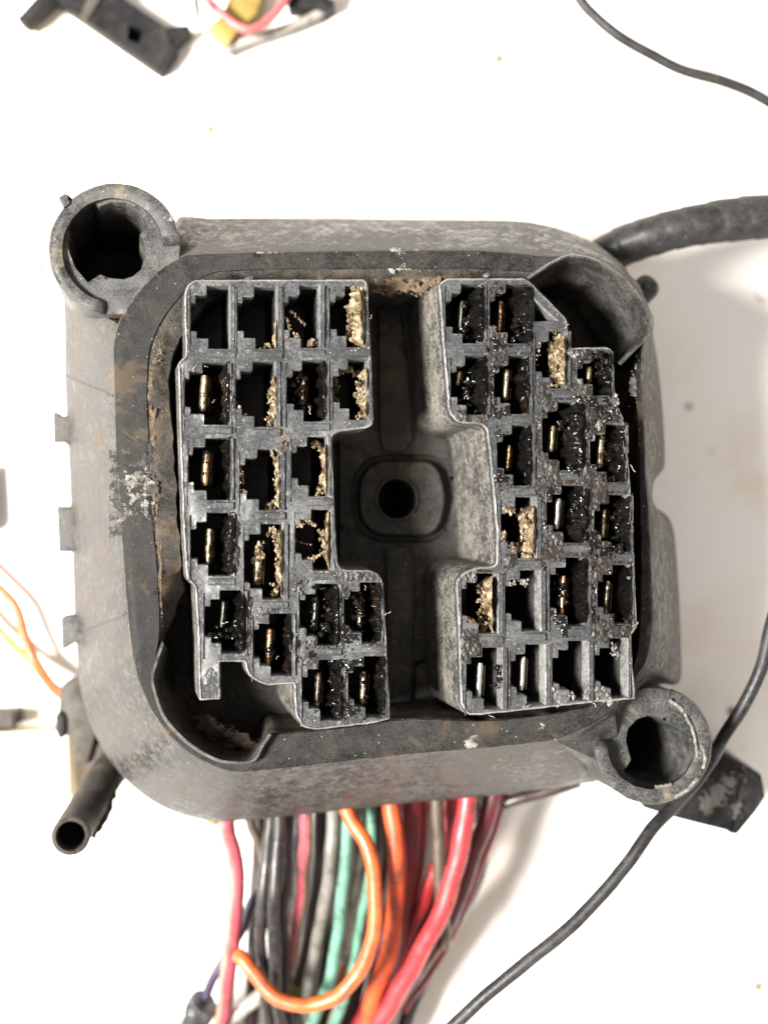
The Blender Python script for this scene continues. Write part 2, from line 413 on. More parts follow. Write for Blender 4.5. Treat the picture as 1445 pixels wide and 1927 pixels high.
mb.rings([[W(p.x, p.y, zp) for p in plate], [W(p.x, p.y, zp) + Vector((0, 0, -.03)) for p in offset(plate, 2)], [W(p.x, p.y, zp) + Vector((0, 0, -.2)) for p in offset(plate, 2)]])
mb.rings([[W(p.x, p.y, zp) for p in groove], [W(p.x, p.y, zp - .10) for p in offset(groove, -5)], [W(p.x, p.y, zp - .10) for p in offset(pad, 4)], [W(p.x, p.y, zp + .16) for p in offset(pad, 1)], [W(p.x, p.y, zp + .22) for p in offset(pad, -3)]]) if len(groove) == len(pad) else None
if len(groove) != len(pad):
    mb.rings([[W(p.x, p.y, zp) for p in groove], [W(p.x, p.y, zp - .10) for p in offset(groove, -5)]])
    mb.cdt(offset(groove, -5), [offset(pad, 4)], lambda x, y: W(x, y, zp - .10))
    mb.rings([[W(p.x, p.y, zp - .10) for p in offset(pad, 4)], [W(p.x, p.y, zp + .16) for p in offset(pad, 1)], [W(p.x, p.y, zp + .22) for p in offset(pad, -3)]])
ring_o = circ(747, 939, 62, 60)
mb.cdt(offset(pad, -3), [bore], lambda x, y: W(x, y, zp + .22), 10)
last = floor_hole(mb, bore, zp + .22, [(-2.5, .04), (-3, .5), (-4, 1.2), (-5, 2.6)]); mb.ngon(last)
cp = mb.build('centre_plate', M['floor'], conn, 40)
mb = MB(); mb.rings([[W(p.x, p.y, zp + .22) for p in circ(747, 939, 41, 43)], [W(p.x, p.y, zp + .30) for p in circ(747, 939, 40, 42)], [W(p.x, p.y, zp + .30) for p in circ(747, 939, 36, 38)], [T(p.x, p.y, zp + .30, .5) for p in circ(747, 939, 35, 37)]])
mb.build('bore_collar', M['floor'], cp, 40)
for poly in ([(712, 560), (752, 575), (764, 660), (776, 780), (776, 830), (760, 850), (722, 850), (714, 820)], [(724, 1030), (770, 1028), (779, 1050), (779, 1180), (772, 1340), (724, 1350), (728, 1100)]):
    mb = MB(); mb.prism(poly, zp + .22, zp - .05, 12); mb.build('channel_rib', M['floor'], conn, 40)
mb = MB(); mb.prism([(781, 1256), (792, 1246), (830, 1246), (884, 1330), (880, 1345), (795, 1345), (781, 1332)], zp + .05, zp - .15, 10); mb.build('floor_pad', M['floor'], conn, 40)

# corner bosses ---------------------------------------------------------------
def boss(cx, cy, R, zring, zplate, hole, a0, a1, thick, label, depth, skirt_z):
    mb = MB(); out = circ(cx, cy, R, R, 96)
    h = resample(round_poly(hole, 2), 5)
    mb.rings([[W(p.x, p.y, zplate) for p in offset(out, -2)], [W(p.x, p.y, zplate - .05) for p in out], [T(p.x, p.y, zplate, 1.2) for p in offset(out, 2)], [T(p.x, p.y, zplate, skirt_z) for p in offset(out, 4)]])
    mb.cdt(offset(out, -2), [h], lambda x, y: W(x, y, zplate) + Vector((0, 0, .025 * nz(x * .04, y * .04))), 9)
    last = floor_hole(mb, h, zplate, [(-1.5, .04), (-2, .7), (-3, 1.4), (-4, depth)]); mb.ngon(last)
    b_ = mb.build('mounting_boss', M['boss'], conn, 45, label=label)
    # raised C-shaped collar
    mb = MB(); prof = [(0, -.15), (.5, 0), (2.5, .0), (5, .0)]
    n = 90; rr = []
    secs = []
    for i in range(n + 1):
        a = a0 + (a1 - a0) * i / n; c, s_ = math.cos(a), math.sin(a)
        e = min(i, n - i) / 4; cap = min(1, .35 + .65 * math.sqrt(max(0, min(1, e))))
        th = thick(i / n); ro = R + 1.5 + 1.2 * nz(c * 5, s_ * 5, cx); ri = ro - th; zt = zring + .03 * nz(c * 4, s_ * 4, cy)
        zl = zplate - .1; q = []
        zt = zl + (zt - zl) * cap
        for r, z in ((ro + 1, zl - 1.0), (ro + .5, zt - .14), (ro - 2, zt - .03), (ro - th * .35, zt), (ro - th * .65, zt - .01), (ri + 2, zt - .04), (ri, zt - .12), (ri - 2, zl)):
            q.append(W(cx + r * c, cy + r * s_, z))
        secs.append(q)
    mb.rings(secs, closed=False); mb.ngon(secs[0]); mb.ngon(secs[-1])
    mb.build('boss_collar', M['boss'], b_, 50)
    return b_
H1 = [(120, 422), (171, 371), (187, 388), (210, 380), (238, 381), (262, 394), (279, 425), (264, 442), (272, 460), (274, 480), (267, 507), (252, 520), (234, 526), (209, 524), (189, 517), (166, 532), (142, 504), (130, 475), (127, 455), (130, 434)]
r_ = math.radians
b1 = boss(217, 470, 123, -.44, -.64, H1, r_(-8) + .08, r_(-262), lambda t: 35 - 8 * min(1, t * 2.2), 'large open corner boss at the upper left with a keyed hole', 5.0, 2.6)
mb = MB(); mb.prism([(110, 372), (122, 364), (130, 366), (127, 374), (133, 382), (120, 392)], -.4, -.9, 3); mb.build('moulding_nub', M['boss'], b1)
H2 = [(1177, 1395), (1180, 1372), (1198, 1353), (1220, 1346), (1242, 1352), (1290, 1380), (1304, 1432), (1298, 1462), (1280, 1483), (1235, 1484), (1195, 1470), (1172, 1452), (1186, 1430)]
b2 = boss(1227, 1402, 109, -1.0, -1.45, H2, r_(-72), r_(188), lambda t: 33 - 6 * t, 'worn corner boss at the lower right with chipped collar', 4.4, 2.2)
mb = MB()
for pth in ([(1288, 1342), (1302, 1372), (1309, 1400), (1311, 1424)], [(1232, 1481), (1246, 1480), (1262, 1476)], [(1258, 1318), (1274, 1327), (1284, 1338)], [(1268, 1500), (1290, 1488), (1312, 1464)], [(1318, 1400), (1326, 1424), (1322, 1446)]):
    mb.tube([W(p.x, p.y, -1.0) for p in crom(pth, 6)], .035, 8, rfun=lambda i, th: 1 + .7 * nz(i * .5, th, pth[0][0]))
mb.build('chipped_edge', M['clear'], b2, kind='stuff')
mb = MB(); q = [W(1050, 1397, -.72), W(1155, 1338, -.9), W(1172, 1455, -2.3), W(1142, 1474, -3.4), W(1068, 1405, -.95), W(1120, 1380, -3.4)]
mb.add(q, [(0, 1, 2), (0, 2, 3), (0, 3, 4), (1, 5, 2), (2, 5, 3), (3, 5, 4), (0, 4, 5), (0, 5, 1)]); mb.build('corner_gusset', M['boss'], conn, 30)

# corner shrouds ---------------------------------------------------------------
def shroud(topc, botc, z_t, z_b, thick, label):
    tp = crom(topc, 8); bt = crom(botc, 8); n = len(tp); m = len(bt)
    bt = [bt[min(m - 1, int(round(i * (m - 1) / (n - 1))))] for i in range(n)]
    cx = sum(p.x for p in bt) / n; cy = sum(p.y for p in bt) / n
    secs = []
    for a, b_ in zip(tp, bt):
        o = (a - Vector((cx, cy))).normalized() * thick
        ao = a + o; zt = z_t + .03 * nz(a.x * .05, a.y * .05); s_ = []
        s_.append(W(ao.x, ao.y, z_b)); s_.append(W(ao.x, ao.y, zt - .08)); s_.append(W(ao.x - o.x * .3, ao.y - o.y * .3, zt)); s_.append(W(a.x + o.x * .3, a.y + o.y * .3, zt)); s_.append(W(a.x, a.y, zt - .05))
        for t in (.12, .3, .5, .75, 1.0):
            q = a.lerp(b_, t ** .9); s_.append(W(q.x, q.y, zt - .05 + (z_b - zt) * (1 - (1 - t) ** 1.5)))
        secs.append(s_)
    mb = MB(); mb.rings(secs, closed=False); mb.ngon(secs[0]); mb.ngon(secs[-1])
    return mb.build('corner_shroud', M['shroud'], conn, 45, label=label)
shroud([(996, 527), (1030, 505), (1061, 489), (1086, 487), (1125, 497), (1164, 522), (1193, 552), (1213, 584), (1221, 615), (1214, 632), (1188, 656), (1162, 682)],
       [(1000, 548), (1022, 545), (1045, 552), (1062, 562), (1080, 578), (1096, 596), (1110, 616), (1122, 640), (1130, 655), (1134, 664), (1142, 676), (1150, 686)], .12, -2.6, 8, 'curved corner shroud at the upper right, dusty inside')
s2 = shroud([(505, 1380), (490, 1402), (473, 1428), (432, 1430), (396, 1419), (352, 1389), (316, 1350), (297, 1305), (292, 1276), (298, 1250), (310, 1214)],
       [(500, 1384), (480, 1390), (460, 1388), (430, 1380), (405, 1370), (380, 1355), (358, 1335), (342, 1312), (332, 1285), (328, 1262), (326, 1236)], -.35, -2.6, 9, 'curved corner shroud at the lower left, crusted with brown dirt')
mb = MB()
for i in range(40):
    t = random.random(); x = 372 + 105 * t + random.uniform(-6, 6); y = 1352 + 52 * t ** .8 + random.uniform(-9, 9)
    mb.lump(W(x, y, -1.35 - .3 * random.random()), .06 + .11 * random.random(), 2, .7, (1.4, .8, .45), i)
mb.build('dirt_crust', M['brownmud'], s2, kind='stuff')

# clips, peg -------------------------------------------------------------------
for poly in ([(100, 776), (105, 774), (131, 790), (131, 840), (118, 832), (101, 834)], [(107, 952), (140, 952), (142, 1039), (111, 1039)], [(115, 1164), (120, 1158), (146, 1154), (148, 1206), (121, 1222), (117, 1216)]):
    mb = MB(); mb.prism(poly, -3.5, -3.72, 3); mb.prism([(poly[0][0] + 10, poly[0][1] + 6), (poly[0][0] + 42, poly[0][1] + 6), (poly[0][0] + 44, poly[-1][1] - 6), (poly[0][0] + 12, poly[-1][1] - 8)], -3.45, -3.6, 3)
    mb.build('side_clip', M['skirt'], conn)
mb = MB(); a, b_ = W(1180, 578, -3.6), W(1217, 540, -3.3); pth = [a.lerp(b_, t) for t in (0, .3, .6, .8)]; d_ = (b_ - a).normalized()
pth += [b_ + d_ * .02, b_ + d_ * .12, b_ + d_ * .19, b_ + d_ * .22]; k_ = 1.13
mb.tube(pth, [.24 * k_] * 5 + [.21 * k_, .13 * k_, .03], 20); mb.build('locating_peg', M['skirt'], conn, 60)

# ------------------------------------------------------------------ terminal blocks
def stepped(c):
    x0, y0, x1, y1 = c; j = lambda: random.uniform(-1.6, 1.6); k = (x1 - x0) / 75.0
    a, b_ = 10 + j(), 31 * k + j(); t1, t2 = 31 + j(), 18 + j(); u1, u2 = 33 + j(), 20 + j()
    return [(x0, y0 + t1), (x0 + a, y0 + t1), (x0 + a, y0 + t2), (x0 + b_, y0 + t2), (x0 + b_, y0), (x1, y0), (x1, y1), (x0 + b_ + 3, y1), (x0 + b_ + 3, y1 - u2), (x0 + a + 2, y1 - u2), (x0 + a + 2, y1 - u1), (x0, y1 - u1)]
def halfbar(mb, x0, y0, x1, y1, h, vertical=True):
    """low flat-topped ridge on the block face (x0..x1, y0..y1 px), h in P"""
    n = max(2, int(((y1 - y0) if vertical else (x1 - x0)) / 6)); rr = []
    for i in range(n + 1):
        t = i / n; q = []
        for f, zz in ((0, -.015), (.03, h * .7), (.16, h), (.5, h * .96), (.84, h), (.97, h * .7), (1, -.015)):
            x = x0 + (x1 - x0) * (f if vertical else t); y = y0 + (y1 - y0) * (t if vertical else f)
            x += .8 * nz(x * .12, y * .12, 3); y += .8 * nz(x * .12, y * .12, 7)
            q.append(W(x, y, zz + .012 * nz(x * .15, y * .15, 9)))
        rr.append(q)
    mb.rings(rr, closed=False); mb.ngon(rr[0]); mb.ngon(rr[-1])
def block(outline, cells, extra_holes, label, ridges_skip=()):
    mb = MB()
    o = resample(round_poly(outline, 6), 6)
    o = [p + Vector((.9 * nz(p.x * .08, p.y * .08, 1), .9 * nz(p.x * .08, p.y * .08, 4))) for p in o]
    tp = offset(o, -5)
    holes = []
    for c in list(cells.values()):
        h = resample(round_poly(stepped(c), 1.2, 2), 5)
        holes.append([p + Vector((.9 * nz(p.x * .2, p.y * .2, 2), .9 * nz(p.x * .2, p.y * .2, 6))) for p in h])
    for e in extra_holes: holes.append(resample(round_poly(e, 2), 5))
    zt = lambda x, y: .035 * nz(x * .02, y * .02, 11) + .014 * nz(x * .13, y * .13, 12)
    mb.cdt(tp, holes, lambda x, y: W(x, y, zt(x, y)), 7)
    wall = [[W(p.x, p.y, zt(p.x, p.y)) for p in tp], [W(p.x, p.y, .03 + zt(p.x, p.y)) for p in offset(o, -3.6)], [W(p.x, p.y, .015) for p in offset(o, -1.4)], [T(p.x, p.y, 0, .04) for p in o], [T(p.x, p.y, 0, .16) for p in offset(o, .8)]]
    for d in (.5, 1.0, 1.6, 2.3, 3.1): wall.append([T(p.x, p.y, 0, d) for p in offset(o, .8 + 2.2 * d)])
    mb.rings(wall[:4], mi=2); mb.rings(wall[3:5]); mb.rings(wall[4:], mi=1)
    for h in holes:
        rr = [[W(p.x, p.y, zt(p.x, p.y)) for p in h]]
        for off, d in ((-1.2, .035), (-1.6, .15), (-2, .4), (-2.4, .8), (-2.8, 1.3), (-3.2, 1.9), (-3.6, 2.6)): rr.append([T(p.x, p.y, 0, d) for p in offset(h, off)])
        mb.rings(rr[:4], mi=2); mb.rings(rr[3:]); mb.ngon(rr[-1])  # upper socket walls take the scuffed colour with its painted highlight
    for key, (x0, y0, x1, y1) in cells.items():
        if key in ridges_skip: continue
        xr = x1 + 9 if inside((x1 + 14, (y0 + y1) / 2), o) else x1 + 5
        halfbar(mb, x1 + .5, y0 + 2, xr, y1 - 1, .05)                      # lip beside the slot
        if inside((x0 + 36, y1 + 20), o) and inside((x1 + 4, y1 + 20), o): halfbar(mb, x0 + 34, y1 + 2.5, x1 + 8, y1 + 17, .045, False)           # cross bar under the slot
        halfbar(mb, x0 - 3.2, y0 + 6, x0 - .6, y1 + 10, .03)                   # moulding line
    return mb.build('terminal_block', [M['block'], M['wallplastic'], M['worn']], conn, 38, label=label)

LC = dict(a1=(358, 537, 434, 657), a2=(446, 538, 523, 657), a3=(534, 536, 603, 655), a4=(620, 536, 688, 654),
          b1=(347, 681, 428, 800), b2=(443, 679, 520, 804), b3=(539, 677, 612, 794), b4=(626, 675, 694, 791),
          c1=(354, 823, 432, 942), c2=(451, 844, 528, 961), c3=(548, 820, 618, 935),
          d1=(358, 964, 434, 1085), d2=(459, 985, 534, 1129), d3=(555, 958, 624, 1075),
          e1=(384, 1110, 458, 1231), e2=(476, 1154, 548, 1273), e3=(563, 1098, 634, 1217), e4=(647, 1095, 716, 1213),
          f3=(568, 1241, 641, 1357), f4=(655, 1234, 724, 1352))
LO = [(347, 553), (353, 535), (367, 526), (686, 525, 8), (692, 533), (694, 575), (699, 666), (704, 790, 8), (701, 801, 6), (689, 807, 6), (640, 812, 10), (625, 822, 8), (628, 900), (633, 1016), (637, 1062, 10), (650, 1072, 10), (703, 1072, 12), (721, 1090, 12), (727, 1186), (731, 1277), (735, 1354, 4), (700, 1362), (596, 1374), (570, 1370, 10), (555, 1345, 10), (553, 1287, 2), (500, 1291, 14), (466, 1272, 16), (460, 1246, 2), (415, 1246, 4), (416, 1316, 4), (375, 1319, 4), (372, 1196), (367, 1105, 6), (351, 1088, 8), (345, 999), (340, 866), (335, 699), (334, 684), (350, 668, 6), (347, 600)]
blkL = block(LO, LC, [], 'terminal block on the left of the centre channel, sockets mostly empty in its top rows')
RC = dict(a1=(838, 533, 907, 647), a2=(921, 533, 991, 647), b1=(848, 668, 914, 781), b2=(929, 668, 994, 780), b3=(1007, 621, 1066, 732), b4=(1086, 662, 1149, 745),
          c3=(935, 799, 999, 915), c4=(1020, 755, 1086, 886), c5=(1110, 797, 1174, 908), d3=(942, 934, 1010, 1052), d4=(1028, 912, 1096, 1023), d5=(1118, 930, 1185, 1039),
          e1=(868, 1078, 938, 1194), e2=(950, 1072, 1018, 1189), e3=(1034, 1048, 1104, 1180), e4=(1124, 1062, 1188, 1176),
          f1=(877, 1218, 946, 1336), f2=(960, 1212, 1027, 1328), f3=(1039, 1205, 1108, 1320), f4=(1118, 1200, 1182, 1316))
RO = [(825, 537), (830, 530, 5), (842, 523, 6), (985, 523, 4), (998, 528, 4), (1069, 602, 4), (1073, 654, 2), (1141, 652, 6), (1154, 660, 6), (1157, 732), (1159, 759), (1174, 788, 6), (1181, 848), (1186, 906), (1191, 996), (1195, 1084), (1199, 1180, 3), (1188, 1196, 3), (1191, 1260), (1196, 1316, 4), (1120, 1322), (1040, 1331), (906, 1346), (879, 1346, 10), (866, 1322, 8), (862, 1174), (857, 1095, 10), (872, 1076, 10), (900, 1067, 6), (934, 1064, 8), (934, 1000), (926, 911), (919, 838), (915, 808, 8), (905, 799, 6), (862, 797, 12), (844, 778, 10), (833, 649), (828, 580)]
blkR = block(RO, RC, [[(999, 556), (1050, 604), (1000, 606)]], 'terminal block on the right of the centre channel, its sockets fouled with black grease')
# maker's mark scratches on the lower post of the left block
mb = MB()
for pth in ([(386, 1272), (396, 1258), (406, 1270)], [(390, 1284), (396, 1276), (404, 1276)], [(398, 1264), (396, 1286)], [(388, 1290), (398, 1286), (404, 1292)]):
    mb.tube([W(x, y, .012) for x, y in [(p.x, p.y) for p in crom(pth, 4)]], .016, 6)
mb.build('mould_mark', M['block'], blkL)
for i, (x, y) in enumerate([(605, 523), (916, 519), (470, 525)]):
    mb = MB(); mb.lump(W(x, y, -.02), .075, 2, .5, (1, .7, .6), i + 3); mb.build('moulding_flash', M['block'], blkL if x < 700 else blkR)

# ------------------------------------------------------------------ metal terminals
def terminal(parent, x0, y0, x1, y1, m, z=-.38, lean=4, twist=False):
    mb = MB(); n = 10; rr = []; ww = (x1 - x0)
    for i in range(n + 1):
        t = i / n; y = y0 + (y1 - y0) * t; q = []; sh = -lean * t + 1.2 * nz(y * .08, x0)
        e = .82 if i in (0, n) else 1
        for k in range(9):
            a = math.pi * k / 8; x = x0 + lean * .5 + sh + ww * .42 * (1 - math.cos(a) * e)
            q.append(W(x, y, z + .095 * math.sin(a) * e + (.02 * math.sin(t * 9) if twist else 0)))
        q = [q[0] + Vector((-.03, 0, -1.4))] + q + [q[-1] + Vector((.0, 0, -1.4))]
        rr.append(q)
    mb.rings(rr, closed=False); mb.ngon(rr[0]); mb.ngon(rr[-1])
    rr = []                                                     # the folded back leaf beside it
    for i in range(n + 1):
        t = i / n; y = y0 + 4 + (y1 - y0 - 6) * t; sh = -lean * .7 * t; q = []
        for x, zz in ((x1 - 2, -1.2), (x1 - 1.5, -.16), (x1, -.13), (x1 + 1.8, -.16), (x1 + 2, -1.2)): q.append(W(x + sh + 1.5, y, z + zz))
        rr.append(q)
    mb.rings(rr, closed=False); mb.ngon(rr[0]); mb.ngon(rr[-1])
    mb.build('terminal', m, parent, 50)
for a in [(376, 706, 393, 774, 'brass'), (380, 848, 398, 914, 'copper'), (387, 995, 401, 1062, 'brass'), (566, 708, 577, 776, 'copper'), (416, 1132, 424, 1180, 'tin'), (500, 1184, 515, 1250, 'copper'), (588, 1122, 597, 1186, 'tin'), (673, 1122, 684, 1178, 'brass'), (592, 1266, 606, 1332, 'brass'), (677, 1264, 692, 1324, 'brass'), (476, 1044, 496, 1102, 'brass')]:
    terminal(blkL, *a[:4], M[a[4]])
for a in [(864, 566, 872, 624, 'tin'), (936, 566, 948, 624, 'copper'), (857, 698, 870, 726, 'brass'), (946, 694, 960, 754, 'brass'), (1101, 690, 1115, 742, 'brass'), (952, 838, 962, 886, 'copper'), (1032, 801, 1047, 850, 'brass'), (1122, 818, 1140, 880, 'brass'), (1042, 938, 1058, 996, 'tin'), (1130, 958, 1143, 1013, 'brass'), (1053, 1084, 1066, 1158, 'copper'), (1136, 1094, 1149, 1154, 'brass'), (895, 1248, 910, 1312, 'tin'), (977, 1236, 990, 1299, 'tin')]:
    terminal(blkR, *a[:4], M[a[4]])

# ------------------------------------------------------------------ grease, grime, mud
def strip(mb, c, seed, wtop=10, depth=.85, amp=.07, y_pad=2, cut=.0):
    """glop hanging on the right wall of a socket and lapping over its lip"""
    x0, y0, x1, y1 = c; nu, nv = int((y1 - y0 + 2 * y_pad) / 1.9), 26; rr = []
    for i in range(nu + 1):
        u = i / nu; y = y0 - y_pad + (y1 - y0 + 2 * y_pad) * u; q = []
        eu = min(1, 9 * min(u, 1 - u))
        for j in range(nv + 1):
            v_ = j / nv
            if v_ < .6: d = depth * (1 - v_ / .6); b_ = T(x1 - 3, y, 0, d); nrm = Vector((-.95, 0, .3))
            else: b_ = W(x1 - 3 + (wtop + 3) * (v_ - .6) / .4, y, .035); nrm = Vector((-.2, 0, 1))
            ev = min(1, 5 * min(v_ + .1, 1 - v_))
            h = .5 + 1.1 * fbm(y * .05, v_ * 3.1, seed * 7.3, 2) + .24 * fbm(y * .11, v_ * 5, seed * 2.1, 2) - cut
            h = h * eu * ev + (eu * ev - 1) * .5
            b_ = b_ + nrm * (amp * h) + Vector((0, .02 * nz(y * .3, v_ * 15, seed), 0))
            q.append(b_)
        rr.append(q)
    mb.rings(rr, closed=False)
def film(mb, x0, y0, x1, y1, seed, amp=.035, cut=.05, holes=(), step=2.2, z0=.02, fq=1.0, within=None):
    """irregular film lying on the block face; sinks under the face where thin, leaves the sockets open"""
    nx, ny = int((x1 - x0) / step), int((y1 - y0) / step); ok = {}; vs = []
    for j in range(ny + 1):
        for i in range(nx + 1):
            x, y = x0 + i * step, y0 + j * step
            e = min(1, 4 * min(i / nx, 1 - i / nx), 4 * min(j / ny, 1 - j / ny))
            h = .5 + .9 * fbm(x * .035 * fq, y * .035 * fq, seed, 3) + .55 * fbm(x * .2 * fq, y * .2 * fq, seed + 5, 3) - cut - (1 - e) * .8
            ok[len(vs)] = h > 0 and not any(inside((x, y), hh) for hh in holes) and (within is None or inside((x, y), within))
            vs.append(W(x, y, z0 + amp * h))
    fs = []
    for j in range(ny):
        for i in range(nx):
            f = (j * (nx + 1) + i, j * (nx + 1) + i + 1, (j + 1) * (nx + 1) + i + 1, (j + 1) * (nx + 1) + i)
            if sum(ok[k] for k in f) >= 3: fs.append(f)
    mb.add(vs, fs)
def blobs(mb, pts, n, r0, r1, spread, zr, seed, sq=(1, 1, .8), sub=2, rough=.7):
    rnd = random.Random(seed); L_ = crom(pts, 10) if len(pts) > 1 else [Vector(pts[0])]
    for i in range(n):
        p = rnd.choice(L_); x, y = p.x + rnd.gauss(0, spread), p.y + rnd.gauss(0, spread); z = rnd.uniform(*zr)
        mb.lump(W(x, y, z), rnd.uniform(r0, r1) / 100, sub, rough, sq, seed + i)
# grease in the left block
def grease_for(cells, lst, parent, seed0, more):
    mb = MB()
    for i, (k, wt, am, cu) in enumerate(lst): strip(mb, cells[k], seed0 + i, wt, .9, am, 2, cu)
    for i, (pts, n, r0, r1, spr, zr) in enumerate(more): blobs(mb, pts, int(n * .4), r0 * 1.5, r1 * 1.5, spr, zr, seed0 * 50 + i * 7, sub=2, rough=.9)
    mb.build('grease', M['grease'], parent, 70, kind='stuff')
Z1 = (-.5, 0.0)
grease_for(LC, [('b1', 9, .09, .0), ('c1', 3, .10, .0), ('d1', 14, .11, -.2), ('e1', 9, .13, -.2), ('e2', 6, .10, 0), ('e3', 10, .12, -.2), ('e4', 4, .10, 0), ('f3', 10, .12, -.2), ('f4', 4, .09, 0), ('b3', 6, .09, 0)], blkL, 11,
    [([(558, 700), (562, 725), (572, 765)], 60, 1.5, 4.5, 6, (-.45, -.2)), ([(405, 1195), (430, 1192), (455, 1200)], 55, 1.5, 4, 6, (-.4, -.05)), ([(587, 1125), (590, 1180)], 40, 1.2, 3.5, 3, (-.4, -.2)), ([(668, 1115), (676, 1150), (682, 1185)], 60, 1.2, 4, 4, (-.4, -.1)), ([(445, 1155), (455, 1215)], 40, 1.5, 4, 5, (-.3, .05)), ([(600, 1100), (615, 1140), (612, 1200)], 60, 1.2, 3.5, 5, (-.1, .06)), ([(695, 1095), (712, 1150), (705, 1205)], 60, 1.2, 3.5, 5, (-.4, .05)), ([(630, 1260), (625, 1330)], 50, 1.2, 4, 6, (-.4, .06)), ([(392, 850), (388, 890)], 20, 1.2, 3, 2, (-.32, -.26)), ([(507, 1200), (508, 1240)], 22, 1, 3, 3, (-.33, -.27)), ([(684, 1270), (688, 1320)], 30, 1, 3, 2, (-.33, -.25))])
grease_for(RC, [('a1', 6, .15, -.2), ('a2', 14, .16, -.2), ('b1', 8, .14, -.2), ('b2', 4, .10, 0), ('b4', 6, .14, -.1), ('c3', 2, .09, 0), ('c4', 20, .17, -.3), ('c5', 8, .14, -.2), ('d4', 16, .15, -.3), ('d5', 6, .14, -.2), ('e3', 2, .11, -.1), ('e4', 2, .08, .1)], blkR, 31,
    [([(872, 575), (880, 610), (874, 635)], 70, 1.5, 4, 6, (-.5, -.15)), ([(985, 590), (975, 625), (985, 640)], 80, 1.5, 4.5, 8, (-.4, .04)), ([(885, 700), (880, 740), (900, 765)], 80, 1.5, 4.5, 8, (-.5, -.1)), ([(1100, 670), (1130, 680), (1145, 720)], 60, 1.5, 4.5, 7, (-.2, .04)), ([(1110, 760), (1130, 768), (1150, 765)], 70, 2, 5, 7, (-.05, .06)), ([(1075, 800), (1080, 840), (1085, 880)], 120, 1.5, 5, 8, (-.2, .07)), ([(1160, 860), (1165, 895), (1140, 905)], 90, 1.5, 4.5, 7, (-.4, 0)), ([(1090, 940), (1100, 980), (1105, 1015)], 110, 1.3, 4, 8, (-.15, .06)), ([(1165, 960), (1170, 1000), (1160, 1030)], 110, 1.5, 4.5, 7, (-.4, 0)), ([(1045, 1070), (1055, 1120), (1050, 1165)], 60, 1.2, 3.5, 6, (-.4, -.2)), ([(1150, 1170), (1175, 1160)], 30, 1.5, 4, 6, (-.5, -.2)), ([(935, 1250), (940, 1290)], 25, 1.2, 3.5, 5, (-.15, .05)), ([(920, 655), (990, 652)], 26, 1, 3, 5, (.0, .05)), ([(1020, 560), (1035, 590)], 20, 1, 2.5, 6, (-.6, -.3)), ([(1110, 1030), (1165, 1045)], 60, 1.2, 3.5, 8, (0, .05))])
# grimy film on the faces
def hp(cells): return [[Vector(p[:2]) for p in stepped(c)] for c in cells.values()]
HL, HR = hp(LC), hp(RC)
OL, OR = [offset(resample(round_poly(q, 6), 6), -2) for q in (LO, RO)]
mb = MB()
for i, (x0, y0, x1, y1, cu) in enumerate([(425, 690, 446, 800, .1), (432, 960, 452, 1090, .15), (455, 1110, 478, 1250, .0), (548, 1090, 735, 1230, .25), (560, 1225, 735, 1362, .3), (610, 690, 628, 800, .1), (630, 1060, 735, 1100, .0), (465, 1140, 560, 1160, .2)]): film(mb, x0, y0, x1, y1, 40 + i, .018, cu, HL, within=OL)
mb.build('grime_film', M['grime'], blkL, 70, kind='stuff')
mb = MB()
for i, (x0, y0, x1, y1, cu) in enumerate([(905, 525, 1000, 660, .1), (910, 640, 1000, 700, .1), (845, 770, 930, 800, .1), (1000, 720, 1180, 920, -.1), (1000, 880, 1195, 1060, -.12), (1060, 1030, 1200, 1130, -.05), (1110, 1160, 1200, 1215, -.2), (866, 1180, 905, 1250, -.2), (865, 1066, 930, 1110, .1), (930, 790, 1020, 940, .35), (1075, 650, 1160, 790, .0), (940, 1040, 1040, 1075, .35)]): film(mb, x0, y0, x1, y1, 70 + i, .020, cu - .08, HR, within=OR)
mb.build('grime_film', M['grime'], blkR, 70, kind='stuff')
for blk, rects, hh, ww in ((blkL, [(560, 1090, 735, 1230), (575, 1225, 735, 1362), (440, 1110, 480, 1240), (425, 680, 446, 800), (530, 1150, 570, 1290)], HL, OL), (blkR, [(1000, 735, 1190, 920), (1005, 890, 1195, 1060), (905, 525, 1000, 660), (900, 655, 1000, 800), (1075, 650, 1170, 800), (1020, 1030, 1200, 1200), (920, 795, 1015, 930)], HR, OR)):
    mb = MB()
    for i, r in enumerate(rects): film(mb, *r, 160 + i, .035, .30, hh, 2.0, .018, .9, ww)
    mb.build('grease_smear', M['grease'], blk, 70, kind='stuff')
